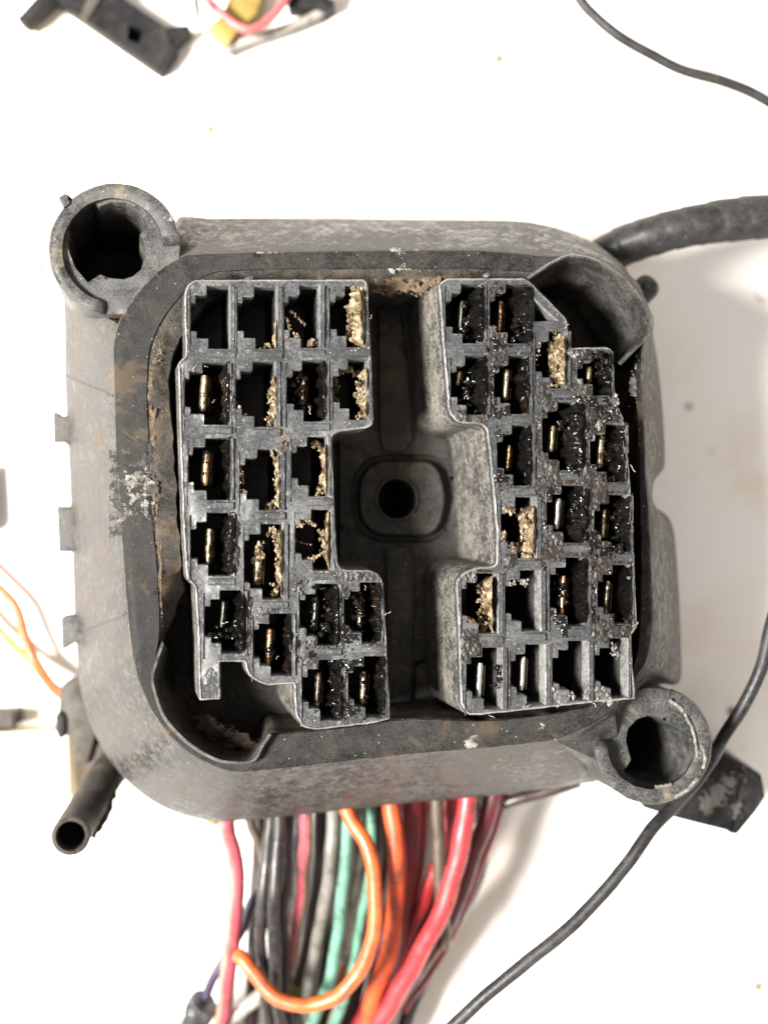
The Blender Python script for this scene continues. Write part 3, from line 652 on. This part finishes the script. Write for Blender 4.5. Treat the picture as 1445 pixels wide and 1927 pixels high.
# tan mud (old insect nests) in the empty sockets
def mud(parent, items, m=None, name='nest_mud', seed=0, sheets=()):
    mb = MB()
    for i, (c, wt, dp, am, cu) in enumerate(sheets): strip(mb, c, seed + i, wt, dp, am, -1, cu)
    for i, it in enumerate(items): blobs(mb, it[0], int(it[1] * .85), it[2] * .55, it[3] * .7, it[4] * 1.15, it[5], seed + i * 31, sq=(1, 1.3, .7), rough=1.0)
    mb.build(name, m or M['mud'], parent, 70, kind='stuff')
mud(blkL, [([(672, 548), (682, 565)], 40, 3, 6, 5, (-.3, -.05)), ([(676, 590), (668, 615), (672, 645)], 120, 3, 7, 6, (-.7, -.15)), ([(660, 580), (658, 600)], 14, 3, 6, 3, (-.6, -.4)),
          ([(539, 600), (546, 620), (560, 634)], 36, 1.6, 3.2, 1.6, (-.15, 0)), ([(545, 585), (560, 598), (574, 612)], 22, 1.8, 3, 1.4, (-.3, -.15)), ([(580, 650), (592, 640)], 22, 1.6, 3.5, 3, (-.25, -.05)),
          ([(500, 652), (510, 645)], 18, 1.5, 3.5, 3, (-.25, -.05)), ([(508, 740), (512, 770), (506, 795)], 60, 2, 4.5, 4, (-.5, 0)), ([(448, 770), (458, 790)], 22, 2, 4, 4, (-.15, 0)), ([(690, 770), (676, 785)], 26, 2, 5, 4, (-.5, -.1)), ([(640, 700), (662, 695), (682, 710)], 34, 3, 6, 3, (-.7, -.4)), ([(632, 715), (632, 755)], 24, 3, 5, 2, (-.8, -.5)), ([(678, 720), (680, 765)], 30, 2.5, 5, 3, (-.6, -.3)),
          ([(452, 870), (455, 905), (458, 930)], 36, 1.5, 4, 2, (-.2, 0)), ([(512, 850), (522, 880), (520, 940)], 46, 1.8, 4, 3, (-.45, -.05)), ([(506, 955), (516, 950)], 26, 2.5, 5, 4, (-.4, -.1)), ([(530, 845), (545, 835)], 26, 1.5, 3.5, 5, (0, .05)), ([(602, 840), (606, 880), (606, 920)], 34, 1.8, 4, 2, (-.5, -.1)), ([(597, 930), (605, 920)], 22, 2, 5, 3, (-.4, -.1)), ([(590, 828), (595, 838)], 14, 3, 5, 3, (-.5, -.3)),
          ([(492, 1020), (487, 1035), (483, 1052)], 30, 3, 6, 3, (-.35, -.2)), ([(512, 995), (520, 1010)], 30, 2.5, 5, 4, (-.3, -.05)), ([(522, 1030), (524, 1080), (516, 1120)], 60, 2.5, 5, 3, (-.6, -.15)),
          ([(562, 990), (572, 982), (590, 985)], 26, 2, 4, 2, (-.2, 0)), ([(558, 1045), (566, 1055), (590, 1052), (604, 1040)], 40, 2, 4, 2, (-.3, -.05)), ([(606, 1000), (611, 1030)], 30, 2, 4.5, 2, (-.4, -.1)), ([(556, 1018), (570, 1022), (585, 1025)], 18, 1.2, 2.2, .6, (-.25, -.15))], seed=200,
    sheets=[((612, 540, 684, 654), 3, .9, .20, -.1), ((450, 700, 520, 802), 2, .8, .13, .5), ((630, 684, 692, 790), 0, .8, .12, .45), ((455, 850, 527, 960), 0, .8, .11, .5), ((552, 835, 616, 933), -2, .8, .10, .5), ((560, 962, 620, 1072), -1, .7, .10, .5), ((470, 990, 532, 1126), 0, .9, .13, .4), ((446, 600, 522, 657), -2, .5, .06, .5)])
mud(blkR, [([(1048, 640), (1052, 670), (1048, 705)], 120, 3, 7, 6, (-.6, -.1)), ([(1040, 625), (1045, 635)], 20, 2, 4, 4, (-.4, -.1)), ([(1030, 725), (1044, 722)], 16, 2, 4, 3, (-.2, 0)), ([(1012, 645), (1008, 700)], 14, 1.5, 3, 2, (-.1, 0)),
          ([(985, 970), (988, 1000), (990, 1040)], 90, 3, 6, 4, (-.6, -.1)), ([(945, 1000), (952, 1020), (968, 1030)], 50, 2, 4.5, 3, (-.2, 0)), ([(948, 958), (966, 962)], 26, 2, 4, 3, (-.1, .03)), ([(975, 1042), (995, 1046)], 30, 3, 6, 4, (-.3, -.05)),
          ([(906, 1100), (905, 1130), (908, 1165)], 60, 2.5, 5, 4, (-.7, -.2)), ([(877, 1163), (890, 1170), (896, 1176)], 26, 1.8, 3.6, 2, (-.1, .02)), ([(912, 1175), (908, 1190)], 20, 2, 4, 3, (-.5, -.2))], seed=500,
    sheets=[((1010, 626, 1064, 730), 2, .9, .18, -.1), ((950, 950, 1006, 1050), 1, .9, .15, .1), ((880, 1085, 930, 1192), -6, .9, .13, .2)])
mud(blkR, [([(955, 1100), (980, 1094), (990, 1100)], 30, 1.5, 3.5, 2, (-.06, .03)), ([(1044, 1308), (1056, 1318), (1070, 1312)], 50, 2, 5, 5, (-.15, .02)), ([(1126, 1300), (1140, 1312), (1152, 1316)], 50, 2, 5, 5, (-.15, .03)), ([(1100, 1300), (1106, 1318)], 24, 1.5, 3.5, 3, (-.1, .03)), ([(1152, 1210), (1158, 1240)], 30, 1.5, 3.5, 4, (-.35, -.05)), ([(1070, 660), (1080, 668)], 30, 2, 4.5, 4, (0, .06)), ([(1155, 740), (1160, 760)], 18, 2, 4.5, 3, (-.05, .05)), ([(1130, 795), (1122, 805)], 22, 2, 4, 4, (0, .06))], M['clear'], 'pale_residue', 700)
# crust and flakes on the rim and skirt
mb = MB()
film(mb, 206, 835, 300, 1022, 90, .016, -.1, (), 1.5, ZR - .004, 1.2)
mb.build('dust_halo', simple('grey_powder', (.058, .055, .049), .9, (.028, .027, .025), 9, bumpd=.03, spec=.1), conn, 70, kind='stuff')
mb = MB(); film(mb, 222, 868, 292, 992, 91, .024, .05, (), 1.4, ZR, 2.0)
mb.build('white_crust', M['palemud'], conn, 70, kind='stuff')
mb = MB()
for i, (x0, y0, x1, y1, cu, z) in enumerate([(722, 462, 800, 515, .35, ZR), (470, 470, 560, 492, .45, ZR), (630, 470, 720, 490, .5, ZR), (868, 1375, 905, 1412, .4, ZR + .02), (1000, 1340, 1060, 1395, .45, ZR), (1180, 660, 1212, 775, .4, ZR - .02), (308, 400, 328, 424, .3, -.45)]): film(mb, x0, y0, x1, y1, 95 + i, .03, cu - .05, (), 1.6, z - .01, 1.6)
for i, (x, y) in enumerate([(797, 434), (880, 433), (942, 444), (1020, 437), (1056, 456), (1070, 470), (640, 428), (590, 440)]): mb.lump(W(x, y, -2.5 + (y - 433) * .03), .035, 2, .5, (.7, 1.3, .5), i)
mb.build('pale_flakes', M['palemud'], conn, 70, kind='stuff')
mb = MB()
for i, (x0, y0, x1, y1) in enumerate([(284, 590, 308, 690), (275, 660, 290, 800), (279, 760, 295, 900), (284, 880, 301, 1010), (291, 990, 308, 1180)]): film(mb, x0, y0, x1, y1, 120 + i, .045, .02, (), 1.6, ZR - .05, 1.6)
film(mb, 690, 505, 850, 560, 130, .06, .1, (), 1.8, -.86, 1.5)
mb.build('tan_dirt_line', simple('ochre_dirt', (.115, .078, .046), .9, (.055, .041, .028), 9, bumpd=.04), conn, 70, kind='stuff')
# loose hairs and fibres
mb = MB(); rnd = random.Random(5)
for (x, y) in [(365, 700), (385, 690), (400, 758), (690, 560), (697, 600), (692, 625), (660, 660), (520, 1240), (686, 1110), (700, 1140), (640, 1190), (735, 1150), (1195, 888), (1050, 975), (1200, 1170), (1070, 610), (585, 780), (430, 1170), (880, 745), (1160, 770), (690, 1362), (915, 790), (920, 1345), (985, 1330), (1110, 1320)]:
    a = rnd.uniform(0, 6.28); L_ = rnd.uniform(6, 18); pts = [(x, y, 0)]
    for k in range(3): a += rnd.uniform(-.9, .9); x += L_ / 3 * math.cos(a); y += L_ / 3 * math.sin(a); pts.append((x, y, 0))
    mb.tube([W(p.x, p.y, .05 + .03 * math.sin(i)) for i, p in enumerate(crom(pts, 4))], .0045, 5)
mb.build('loose_fibres', M['fibre'], conn, kind='stuff')

# ------------------------------------------------------------------ wires
def wmat(name, c, rough=.37, c2=None):
    c = tuple(x * .72 for x in c); m, nt, b = mat(name); co = coords(nt)
    col = mixc(nt, ramp(nt, nnoise(nt, co, 1.3, 6, .65), .36, .68), c, tuple(x * .66 for x in c))
    col = mixc(nt, mth(nt, 'MULTIPLY', ramp(nt, nnoise(nt, co, 2.6, 8, .75, .6), .46, .66), .75), col, (.045, .032, .023))
    col = mixc(nt, mth(nt, 'MULTIPLY', ramp(nt, nnoise(nt, co, 11, 3, .6), .66, .74), .35), col, (.30, .27, .23))
    nt.links.new(col, b.inputs['Base Color']); nt.links.new(ramp(nt, nnoise(nt, co, 2.2, 5), .3, .7, rough - .1, rough + .18), b.inputs['Roughness'])
    nt.links.new(bump(nt, nnoise(nt, co, 8, 5, .65), .5, .02), b.inputs['Normal']); return m
WM = dict(pink=wmat('pink_insulation', (.52, .085, .11)), cream=wmat('cream_stripe', (.40, .25, .17)), brown=wmat('brown_insulation', (.10, .072, .05)), purple=wmat('purple_insulation', (.055, .038, .095)),
          black=wmat('black_insulation', (.018, .018, .02), .28), dkbrown=wmat('dark_brown_insulation', (.035, .018, .015)), grey=wmat('grey_insulation', (.21, .20, .175)), green=wmat('mint_green_insulation', (.15, .36, .26)),
          white=wmat('white_insulation', (.68, .63, .54)), orange=wmat('orange_insulation', (.80, .145, .03), .36), rorange=wmat('red_orange_insulation', (.74, .10, .024), .36), red=wmat('red_insulation', (.50, .022, .028)), crimson=wmat('crimson_insulation', (.30, .012, .025)),
          maroon=wmat('maroon_insulation', (.16, .008, .018)), yellow=wmat('yellow_insulation', (.45, .32, .04)), brightred=wmat('bright_red_insulation', (.62, .038, .048), .4), lgrey=wmat('pale_grey_insulation', (.40, .37, .33)), tanst=wmat('tan_stripe', (.30, .19, .13)))
G = 'wires leaving the lower edge of the connector'
def wire(name, pts, wpx, m, label, cat='wire', group=G, stripe=None, m2=None, n=10, dirt=True, seg=16):
    """pts: (px, py, z)"""
    if group == G and pts[-1][1] > 1900:                        # runs on out of the frame, down to the table
        (xa, ya, za), (xb, yb, zb) = pts[-2:]; g = (xb - xa) / max(30, yb - ya)
        pts = pts + [(xb + g * 130, yb + 130, max(-7.3, zb - .6)), (xb + g * 300, yb + 300, -7.3)]
    cp = crom(pts, n); path = [W(p.x, p.y, p.z) + Vector((nz(p.y * .012, p.x * .03, 1), nz(p.x * .012, p.y * .02, 2), nz(p.y * .012, p.x * .02, 3))) * (.06 if group == G else .015) for p in cp]
    k = sum((CAMZ - p.z) / CAMZ for p in cp) / len(cp); r = wpx / 200 * k
    org = path[-1].copy(); mb = MB()
    mb.tube(path, [r * (1 + .035 * nz(p.x * 2, p.y * 2, p.z * 2)) for p in path], seg, stripe)
    o = mb.build(name, [m, m2] if m2 else m, None, 60, origin=org)
    return tag(o, label, cat, group)
wire('wire', [(436, 1440, -4.3), (428, 1545, -4.4), (438, 1601, -4.5), (447, 1674, -4.6), (437, 1771, -4.9), (428, 1843, -5.2), (421, 1906, -5.6), (410, 1990, -6)], 30, WM['pink'], 'pink wire with a cream stripe, leftmost of the thick wires under the connector', stripe=(5, 6), m2=WM['cream'])
wire('wire', [(460, 1450, -4.7), (472, 1548, -4.8), (492, 1600, -4.9), (503, 1670, -5.2), (515, 1760, -5.8)], 18, WM['brown'], 'thin muddy brown wire slanting behind the black wires')
wire('wire', [(520, 1640, -5.3), (479, 1688, -5.4), (452, 1751, -5.5), (400, 1845, -5.7), (360, 1960, -6.2)], 19, WM['purple'], 'purple wire slanting down to the lower left behind the striped pink wire')
wire('wire', [(515, 1440, -4.2), (510, 1543, -4.3), (496, 1674, -4.3), (490, 1771, -4.6), (500, 1870, -5), (508, 1960, -5.6)], 23, WM['black'], 'glossy black wire, left strand of the black three in front')
wire('wire', [(528, 1440, -4.1), (526, 1538, -4.1), (519, 1674, -4.1), (517, 1780, -4.4), (522, 1860, -4.8), (532, 1960, -5.4)], 25, WM['black'], 'glossy black wire, middle strand of the black three in front')
wire('wire', [(548, 1440, -4.5), (545, 1543, -4.6), (537, 1674, -4.6), (534, 1771, -4.9), (541, 1860, -5.2), (552, 1960, -5.7)], 18, WM['black'], 'thin black wire, right strand of the black three in front')
wire('wire', [(580, 1440, -4.3), (576, 1533, -4.4), (570, 1650, -4.7), (557, 1746, -5.1), (540, 1830, -5.6), (520, 1930, -6.2)], 24, WM['pink'], 'pink wire with a tan stripe just right of the black strands', stripe=(1, 2), m2=WM['tanst'])
wire('wire', [(604, 1440, -4.8), (603, 1533, -4.9), (598, 1650, -5.2), (580, 1760, -5.7), (560, 1850, -6.1)], 22, WM['dkbrown'], 'dark chocolate wire in the shade between pink and grey wires')
wire('wire', [(628, 1440, -4.4), (628, 1528, -4.5), (621, 1625, -4.6), (606, 1722, -5.0), (588, 1819, -5.4), (568, 1930, -6)], 24, WM['grey'], 'dull grey wire left of the mint green one')
wire('wire', [(662, 1440, -4.5), (658, 1528, -4.5), (653, 1601, -4.6), (644, 1698, -4.8), (630, 1795, -5.1), (611, 1867, -5.3), (570, 1960, -5.8)], 23, WM['green'], 'mint green wire left of the orange loop, thicker of the two')
wire('wire', [(680, 1440, -4.9), (679, 1519, -5.0), (671, 1625, -5.1), (658, 1746, -5.4), (640, 1840, -5.8), (625, 1930, -6.1)], 18, WM['white'], 'off-white wire showing between the mint green wires')
wire('wire', [(702, 1440, -4.7), (700, 1519, -4.8), (698, 1610, -4.9), (686, 1712, -5.2), (669, 1790, -5.5), (650, 1870, -5.6), (622, 1950, -6)], 19, WM['green'], 'thin mint green wire passing behind the orange loop')
wire('wire', [(640, 1430, -4.2), (654, 1524, -4.0), (686, 1586, -3.8), (706, 1674, -3.7), (701, 1765, -3.7), (672, 1835, -3.8), (629, 1876, -3.9), (581, 1891, -4.0), (528, 1880, -4.1), (484, 1843, -4.2), (458, 1806, -4.3), (449, 1796, -4.4)], 28, WM['orange'], 'bright orange wire curling round into a hook in front of the others', n=12)
wire('wire', [(735, 1430, -4.3), (735, 1516, -4.3), (744, 1577, -4.3), (745, 1674, -4.4), (736, 1771, -4.7), (717, 1843, -5.0), (688, 1926, -5.4), (660, 1990, -5.8)], 33, WM['rorange'], 'thick orange wire running straight down right of the hooked one')
wire('wire', [(775, 1430, -4.9), (776, 1509, -5.0), (772, 1625, -5.1), (752, 1746, -5.4), (715, 1850, -5.8), (660, 1960, -6.2)], 34, WM['crimson'], 'dark red wire directly right of the straight orange wire')
wire('wire', [(800, 1430, -5.2), (798, 1509, -5.3), (788, 1610, -5.4), (765, 1730, -5.7), (725, 1840, -6.1), (670, 1950, -6.6)], 28, WM['red'], 'red wire half hidden between the dark red wire and the brown-grey stub')
wire('wire', [(862, 1430, -4.7), (850, 1509, -4.8), (828, 1610, -5.0), (790, 1710, -5.3), (745, 1810, -5.7), (690, 1910, -6.2)], 24, WM['red'], 'red wire crossing behind the brown-grey stub wire')
wire('wire', [(818, 1430, -4.2), (821, 1509, -4.2), (824, 1590, -4.3), (829, 1680, -4.5), (836, 1750, -4.9), (834, 1784, -5.0)], 25, WM['brown'], 'short brown-grey stub wire ending in a dark tip among the red wires')
wire('wire', [(893, 1420, -4.1), (881, 1499, -4.1), (864, 1601, -4.1), (838, 1698, -4.2), (799, 1780, -4.5), (755, 1858, -4.9), (712, 1930, -5.3), (670, 1990, -5.6)], 35, WM['brightred'], 'thick bright red wire in front of the other red wires')
wire('wire', [(940, 1420, -4.6), (925, 1499, -4.7), (901, 1577, -4.8), (872, 1664, -5.0), (830, 1760, -5.4), (770, 1850, -5.9), (700, 1950, -6.4)], 33, WM['maroon'], 'maroon wire just right of the bright red one')
wire('wire', [(955, 1420, -4.9), (944, 1499, -5.0), (917, 1586, -5.1), (878, 1688, -5.4), (830, 1790, -5.8), (760, 1900, -6.4)], 24, WM['crimson'], 'dark red wire forming the right edge of the bundle')
wire('wire', [(880, 1430, -5.8), (850, 1560, -5.9), (800, 1700, -6.2), (740, 1830, -6.6), (680, 1940, -6.8)], 36, WM['maroon'], 'deep maroon wire at the back of the red wires')
wire('wire', [(400, 1480, -5.4), (402, 1549, -5.4), (385, 1500, -5.4)], 20, WM['yellow'], 'yellow wire just peeping below the housing at the far left of the bundle')
wire('wire', [(600, 1700, -5.8), (582, 1790, -6.0), (556, 1860, -6.2), (530, 1940, -6.5)], 24, WM['yellow'], 'mustard yellow wire deep between the grey and black wires')
wire('wire', [(520, 1850, -5.6), (480, 1880, -5.7), (445, 1910, -5.8), (400, 1960, -6)], 26, WM['lgrey'], 'pale grey wire crossing the lower left corner of the bundle')
wire('wire', [(655, 1800, -5.7), (645, 1840, -5.6), (636, 1890, -5.8)], 14, WM['orange'], 'short glimpse of orange wire between the green ones')
for i, (x, xb, mm, lab) in enumerate([(490, 470, 'dkbrown', 'dark brown wire at the back, seen in the gap left of the black strands'), (562, 520, 'black', 'black wire at the back between the black strands and the tan striped pink wire'), (614, 560, 'black', 'black wire at the back between the brown and dull grey wires'), (645, 600, 'dkbrown', 'dark brown wire at the back behind the thicker mint green wire'), (690, 640, 'grey', 'dull grey wire at the back behind the thin mint green wire'), (718, 655, 'dkbrown', 'dark brown wire at the back between the two orange wires'), (758, 690, 'maroon', 'maroon wire at the back right behind the straight orange wire'), (905, 760, 'black', 'dark wire at the back between the bright red and the maroon wire')]):
    wire('wire', [(x, 1440, -5.6), (x, 1520, -5.7), (x - 4, 1640, -5.9), ((x + xb) / 2, 1770, -6.2), (xb, 1930, -6.6)], 30, WM[mm], lab)
# tape wrap at lower left of the bundle
def slab(name, poly, z1, z0, m, label, cat, bev=4):
    mb = MB(); mb.prism(poly, z1, z0, bev); c = sum((W(p[0], p[1], z0) for p in poly), Vector()) / len(poly)
    return tag(mb.build(name, m, None, 40, origin=c), label, cat)
M['tape'] = simple('black_tape', (.03, .03, .032), .32, (.012, .012, .012), 2, bumpd=.02)
M['grime_black'] = dusty('dirty_black_plastic', (.006, .006, .0068), (.026, .025, .024), (.036, .029, .022), .36, .2, (.4, .75), .2, .02, spec=.12)
cp = crom([(335, 1990, -6.2), (366, 1925, -5.9), (385, 1885, -5.7)], 10)
mb = MB(); pth = [W(p.x, p.y, p.z) for p in cp]; mb.tube(pth, .34, 20, rfun=lambda i, th: 1 + .10 * math.sin(th * 2 + i * .5) + .12 * nz(th * 2, i * .3, 3))
tag(mb.build('tape_wrap', M['tape'], None, 30, origin=pth[0]), 'crumpled black tape wrap at the lower left end of the wire bundle', 'tape')

# loose cables --------------------------------------------------------------------
M['cable'] = dusty('black_cable_sheath', (.012, .012, .013), (.042, .040, .038), (.06, .046, .032), .30, .12, (.36, .65), .2, .010, spec=.25)
wire('cable', [(1680, 700, -7.4), (1610, 830, -5.6), (1540, 950, -3.4), (1490, 1060, -2.3), (1462, 1140, -2.2), (1447, 1193, -2.2), (1431, 1260, -2.2), (1398, 1329, -2.3), (1361, 1388, -2.5), (1333, 1436, -2.9), (1300, 1481, -2.8), (1258, 1526, -2.4), (1222, 1564, -2.1), (1175, 1632, -2.0), (1091, 1727, -2.0), (1007, 1798, -2.0), (924, 1865, -2.1), (861, 1923, -2.2), (800, 1985, -2.5), (710, 2080, -3.8), (600, 2190, -5.8), (500, 2280, -7.4)], 25, M['cable'], 'thin black cable swinging past the lower right corner boss', 'cable', None)
wire('cable', [(930, -330, -7.4), (1000, -180, -6.0), (1060, -60, -5.1), (1094, 2, -5.0), (1121, 31, -5.0), (1161, 66, -5.0), (1222, 101, -5.0), (1282, 131, -5.0), (1372, 157, -5.0), (1445, 191, -5.0), (1520, 245, -5.2), (1640, 320, -6.3), (1760, 380, -7.4)], 20, M['cable'], 'thin black cable crossing the upper right corner of the table', 'cable', None)
cp = crom([(1060, 545, -5.0), (1115, 500, -4.7), (1165, 466, -4.4), (1225, 444, -4.1), (1290, 427, -4.0), (1370, 414, -4.0), (1450, 406, -4.0), (1540, 398, -4.2), (1680, 392, -5.4), (1830, 388, -7.1)], 16)
path = [W(p.x, p.y, p.z) for p in cp]; mb = MB()
def taped(i, th):
    ph = (i * .095 - th / 6.283) % 1.0
    return 1 + .05 * (1 - ph) - (.05 if ph < .05 else 0) + .02 * nz(th * 2, i * .2)
mb.tube(path, [.37 * (CAMZ - p.z) / CAMZ * (1 + .10 * max(0, min(1, (i - 66) / 16))) for i, p in enumerate(cp)], 40, rfun=taped)
tag(mb.build('taped_cable', M['cable'], None, 50, origin=path[-1]), 'thick cable wrapped in black tape leaving the upper right corner', 'cable')
# hollow tube at the lower left
M['tube'] = dusty('brown_black_rubber', (.017, .015, .013), (.065, .058, .05), (.09, .062, .04), .45, .4, (.5, .85), .2, .015)
mb = MB(); P0 = W(134, 1573, -2.3); ax = [P0, W(136, 1569, -2.6), W(147, 1549, -3.3), W(170, 1511, -4.0), W(196, 1466, -4.7), W(225, 1430, -5.5), W(260, 1390, -6.2)]
ax = [p for p in crom([tuple(a) for a in ax], 6)]
Ro, Ri = .365 * 1.08, .265 * 1.08
mb.tube(ax, Ro, 40, caps=False); o0 = len(mb.v)
def ringat(c, t, r, n=40):
    up = Vector((0, 0, 1)); a = up.cross(t); a.normalize(); b = t.cross(a)
    return [c + (a * math.cos(2 * math.pi * k / n) + b * math.sin(2 * math.pi * k / n)) * r for k in range(n)]
t0 = (ax[1] - ax[0]).normalized()
mb.rings([ringat(ax[0], t0, Ro), ringat(ax[0] - t0 * .03, t0, Ro - .03), ringat(ax[0] - t0 * .03, t0, Ri + .02), ringat(ax[0] + t0 * .03, t0, Ri), ringat(ax[0] + t0 * 2.6, t0, Ri)])
mb.ngon(ringat(ax[0] + t0 * 2.6, t0, Ri))
tb = thing('rubber_tube', ax[-1], 'open-ended black rubber tube poking out below the lower left corner', 'tube')
mb.build('tube_wall', M['tube'], tb, 50)
mb = MB()
for i in range(16):
    t = i / 15; mb.lump(W(178 + 40 * t, 1560 - 88 * t, -3.6 - 1.0 * t), .12 + .06 * random.random(), 2, .8, (.8, 1.3, .6), i + 70)
mb.build('torn_sleeve', M['brownmud'], tb, 60)

# plug behind the lower left edge ---------------------------------------------------
pl = thing('grey_plug', W(140, 1370, -6.6), 'blurred brown-grey plug half hidden behind the left edge of the housing', 'plug')
M['plug'] = simple('brown_grey_plastic', (.060, .052, .042), .65, (.032, .028, .023), 1.2, bumpd=.02, spec=.2)
mb = MB(); mb.prism([(112, 1290), (140, 1272), (190, 1270), (195, 1330), (165, 1440), (140, 1440), (135, 1390), (108, 1370)], -5.3, -6.5, 14); mb.build('plug_body', M['plug'], pl)
mb = MB(); mb.prism([(104, 1345), (114, 1336), (124, 1350), (124, 1386), (112, 1392), (104, 1375)], -5.2, -6.2, 8); mb.build('plug_button', M['grime_black'], pl)
mb = MB(); mb.prism([(158, 1400), (200, 1400), (200, 1475), (168, 1462)], -5.5, -7.0, 5); mb.build('plug_tab', M['plug'], pl)
wire('wire', [(-60, 1050, -7.0), (0, 1108, -7.0), (32, 1146, -7.0), (48, 1200, -6.9), (70, 1250, -6.8), (100, 1292, -6.4), (130, 1310, -6.0)], 20, WM['orange'], 'blurred orange-red wire running from the left edge to the grey plug', 'wire', None)
wire('wire', [(-60, 1120, -7.2), (0, 1187, -7.2), (36, 1224, -7.1), (66, 1254, -7.0), (100, 1296, -6.6), (130, 1320, -6.2)], 17, WM['yellow'], 'blurred yellow wire joining the orange-red one at the left edge', 'wire', None)
slab('wooden_strip', [(-90, 1382), (128, 1374), (132, 1506), (-90, 1520)], -6.6, -7.6, simple('pale_cream_wood', (.62, .53, .38), .7, (.52, .43, .30), .8, bumpd=.02), 'blurred cream coloured strip lying at the lower left edge', 'strip', 5)
slab('dark_block', [(-80, 1344), (24, 1340), (26, 1370), (-80, 1378)], -6.7, -7.6, M['plug'], 'blurred dark grey block just above the cream strip', 'block', 5)
slab('dark_stick', [(-60, 884), (-26, 876), (-20, 985), (-30, 1005), (-60, 1000)], -6.9, -7.6, M['grime_black'], 'blurred dark shape cut off by the left edge beside the housing', 'block', 6)

# black connector under the lower right boss ------------------------------------------
cn = thing('small_connector', W(1320, 1490, -6.9), 'small black box connector lying under the lower right corner boss', 'connector')
mb = MB(); mb.prism([(1196, 1488), (1262, 1400), (1352, 1412), (1395, 1440), (1376, 1566), (1272, 1540), (1208, 1520)], -4.3, -7.58, 8); mb.build('connector_body', M['grime_black'], cn)
mb = MB(); mb.prism([(1388, 1432), (1432, 1457), (1440, 1500), (1422, 1528), (1386, 1572), (1366, 1566)], -4.42, -7.58, 7); mb.build('connector_collar', M['grime_black'], cn)
mb = MB(); film(mb, 1295, 1440, 1405, 1545, 140, .04, .2, (), 2.2, -4.31, .8); mb.build('dirt_smudge', simple('dull_smudge', (.045, .040, .034), .8, (.025, .023, .02), 3), cn, kind='stuff')
wire('cable', [(1090, 1470, -4.8), (1020, 1492, -4.9), (960, 1508, -5.0), (900, 1540, -5.3)], 24, WM['dkbrown'], 'dark cable stub slanting out under the lower edge towards the right', 'cable', None)

# black connector, yellow clip and wires at the upper left ------------------------------
bc = thing('long_connector', W(200, 40, -7.3), 'long black connector with a square window at the upper left corner', 'connector')
mb = MB()
body = resample(round_poly([(88, -12), (60, -60), (190, -60), (236, -2), (312, 50), (330, 88), (299, 133), (290, 128)], 6), 12); win = round_poly([(243, 47), (270, 56), (262, 84), (239, 74)], 3)
mb.cdt(offset(body, -3), [win], lambda x, y: W(x, y, -6.9))
mb.rings([[W(p.x, p.y, -6.9) for p in offset(body, -3)], [W(p.x, p.y, -6.95) for p in body], [W(p.x, p.y, -6.9) + Vector((0, 0, -.69)) for p in body]])
mb.rings([[W(p.x, p.y, -6.9) for p in win], [W(p.x, p.y, -6.9) + Vector((0, 0, -.55)) for p in win]]); mb.ngon([W(p.x, p.y, -6.9) + Vector((0, 0, -.55)) for p in win])
mb.build('connector_body', M['grime_black'], bc)
mb = MB(); mb.prism([(306, 52), (354, 46), (359, 54), (318, 92), (300, 84)], -6.95, -7.5, 5); mb.build('latch', M['grime_black'], bc)
mb = MB(); mb.prism([(82, -20), (104, -8), (48, 46), (31, 36)], -6.8, -7.4, 5); mb.build('lever', M['grime_black'], bc)
mb = MB(); mb.prism([(180, -40), (206, -30), (164, 40), (150, 32)], -6.82, -6.96, 3); mb.build('grey_band', M['plug'], bc)
slab('yellow_clip', [(388, 52), (418, 28), (440, -30), (500, -30), (482, 26), (446, 60), (430, 86)], -6.9, -7.59, simple('mustard_plastic', (.24, .165, .025), .55, (.15, .10, .018), 1), 'mustard yellow plastic clip behind the pink wire at the top edge', 'clip', 6)
wire('wire', [(350, -50, -6.55), (390, -2, -6.55), (420, 28, -6.55), (446, 48, -6.55), (473, 55, -6.55), (505, 38, -6.55), (528, 12, -6.6), (560, -40, -6.7)], 17, wmat('pink_red_insulation', (.62, .14, .14)), 'pink wire looping over the yellow clip at the top edge', 'wire', None)
wire('wire', [(360, -40, -5.9), (369, 0, -5.9), (374, 30, -6.3)], 9, WM['dkbrown'], 'short thin dark wire end at the top edge beside the yellow clip', 'wire', None)
wire('wire', [(420, 100, -7.3), (455, 80, -7.2), (500, 66, -7.2), (548, 50, -7.2), (600, 24, -7.2), (660, -30, -7.2)], 18, WM['lgrey'], 'blurred pale grey wire lying below the yellow clip', 'wire', None)
slab('cable_end', [(538, -20), (600, -20), (632, 8), (612, 20), (598, 14), (540, 12)], -6.9, -7.59, M['grime_black'], 'blurred dark cable end at the top edge right of the pink loop', 'cable', 6)
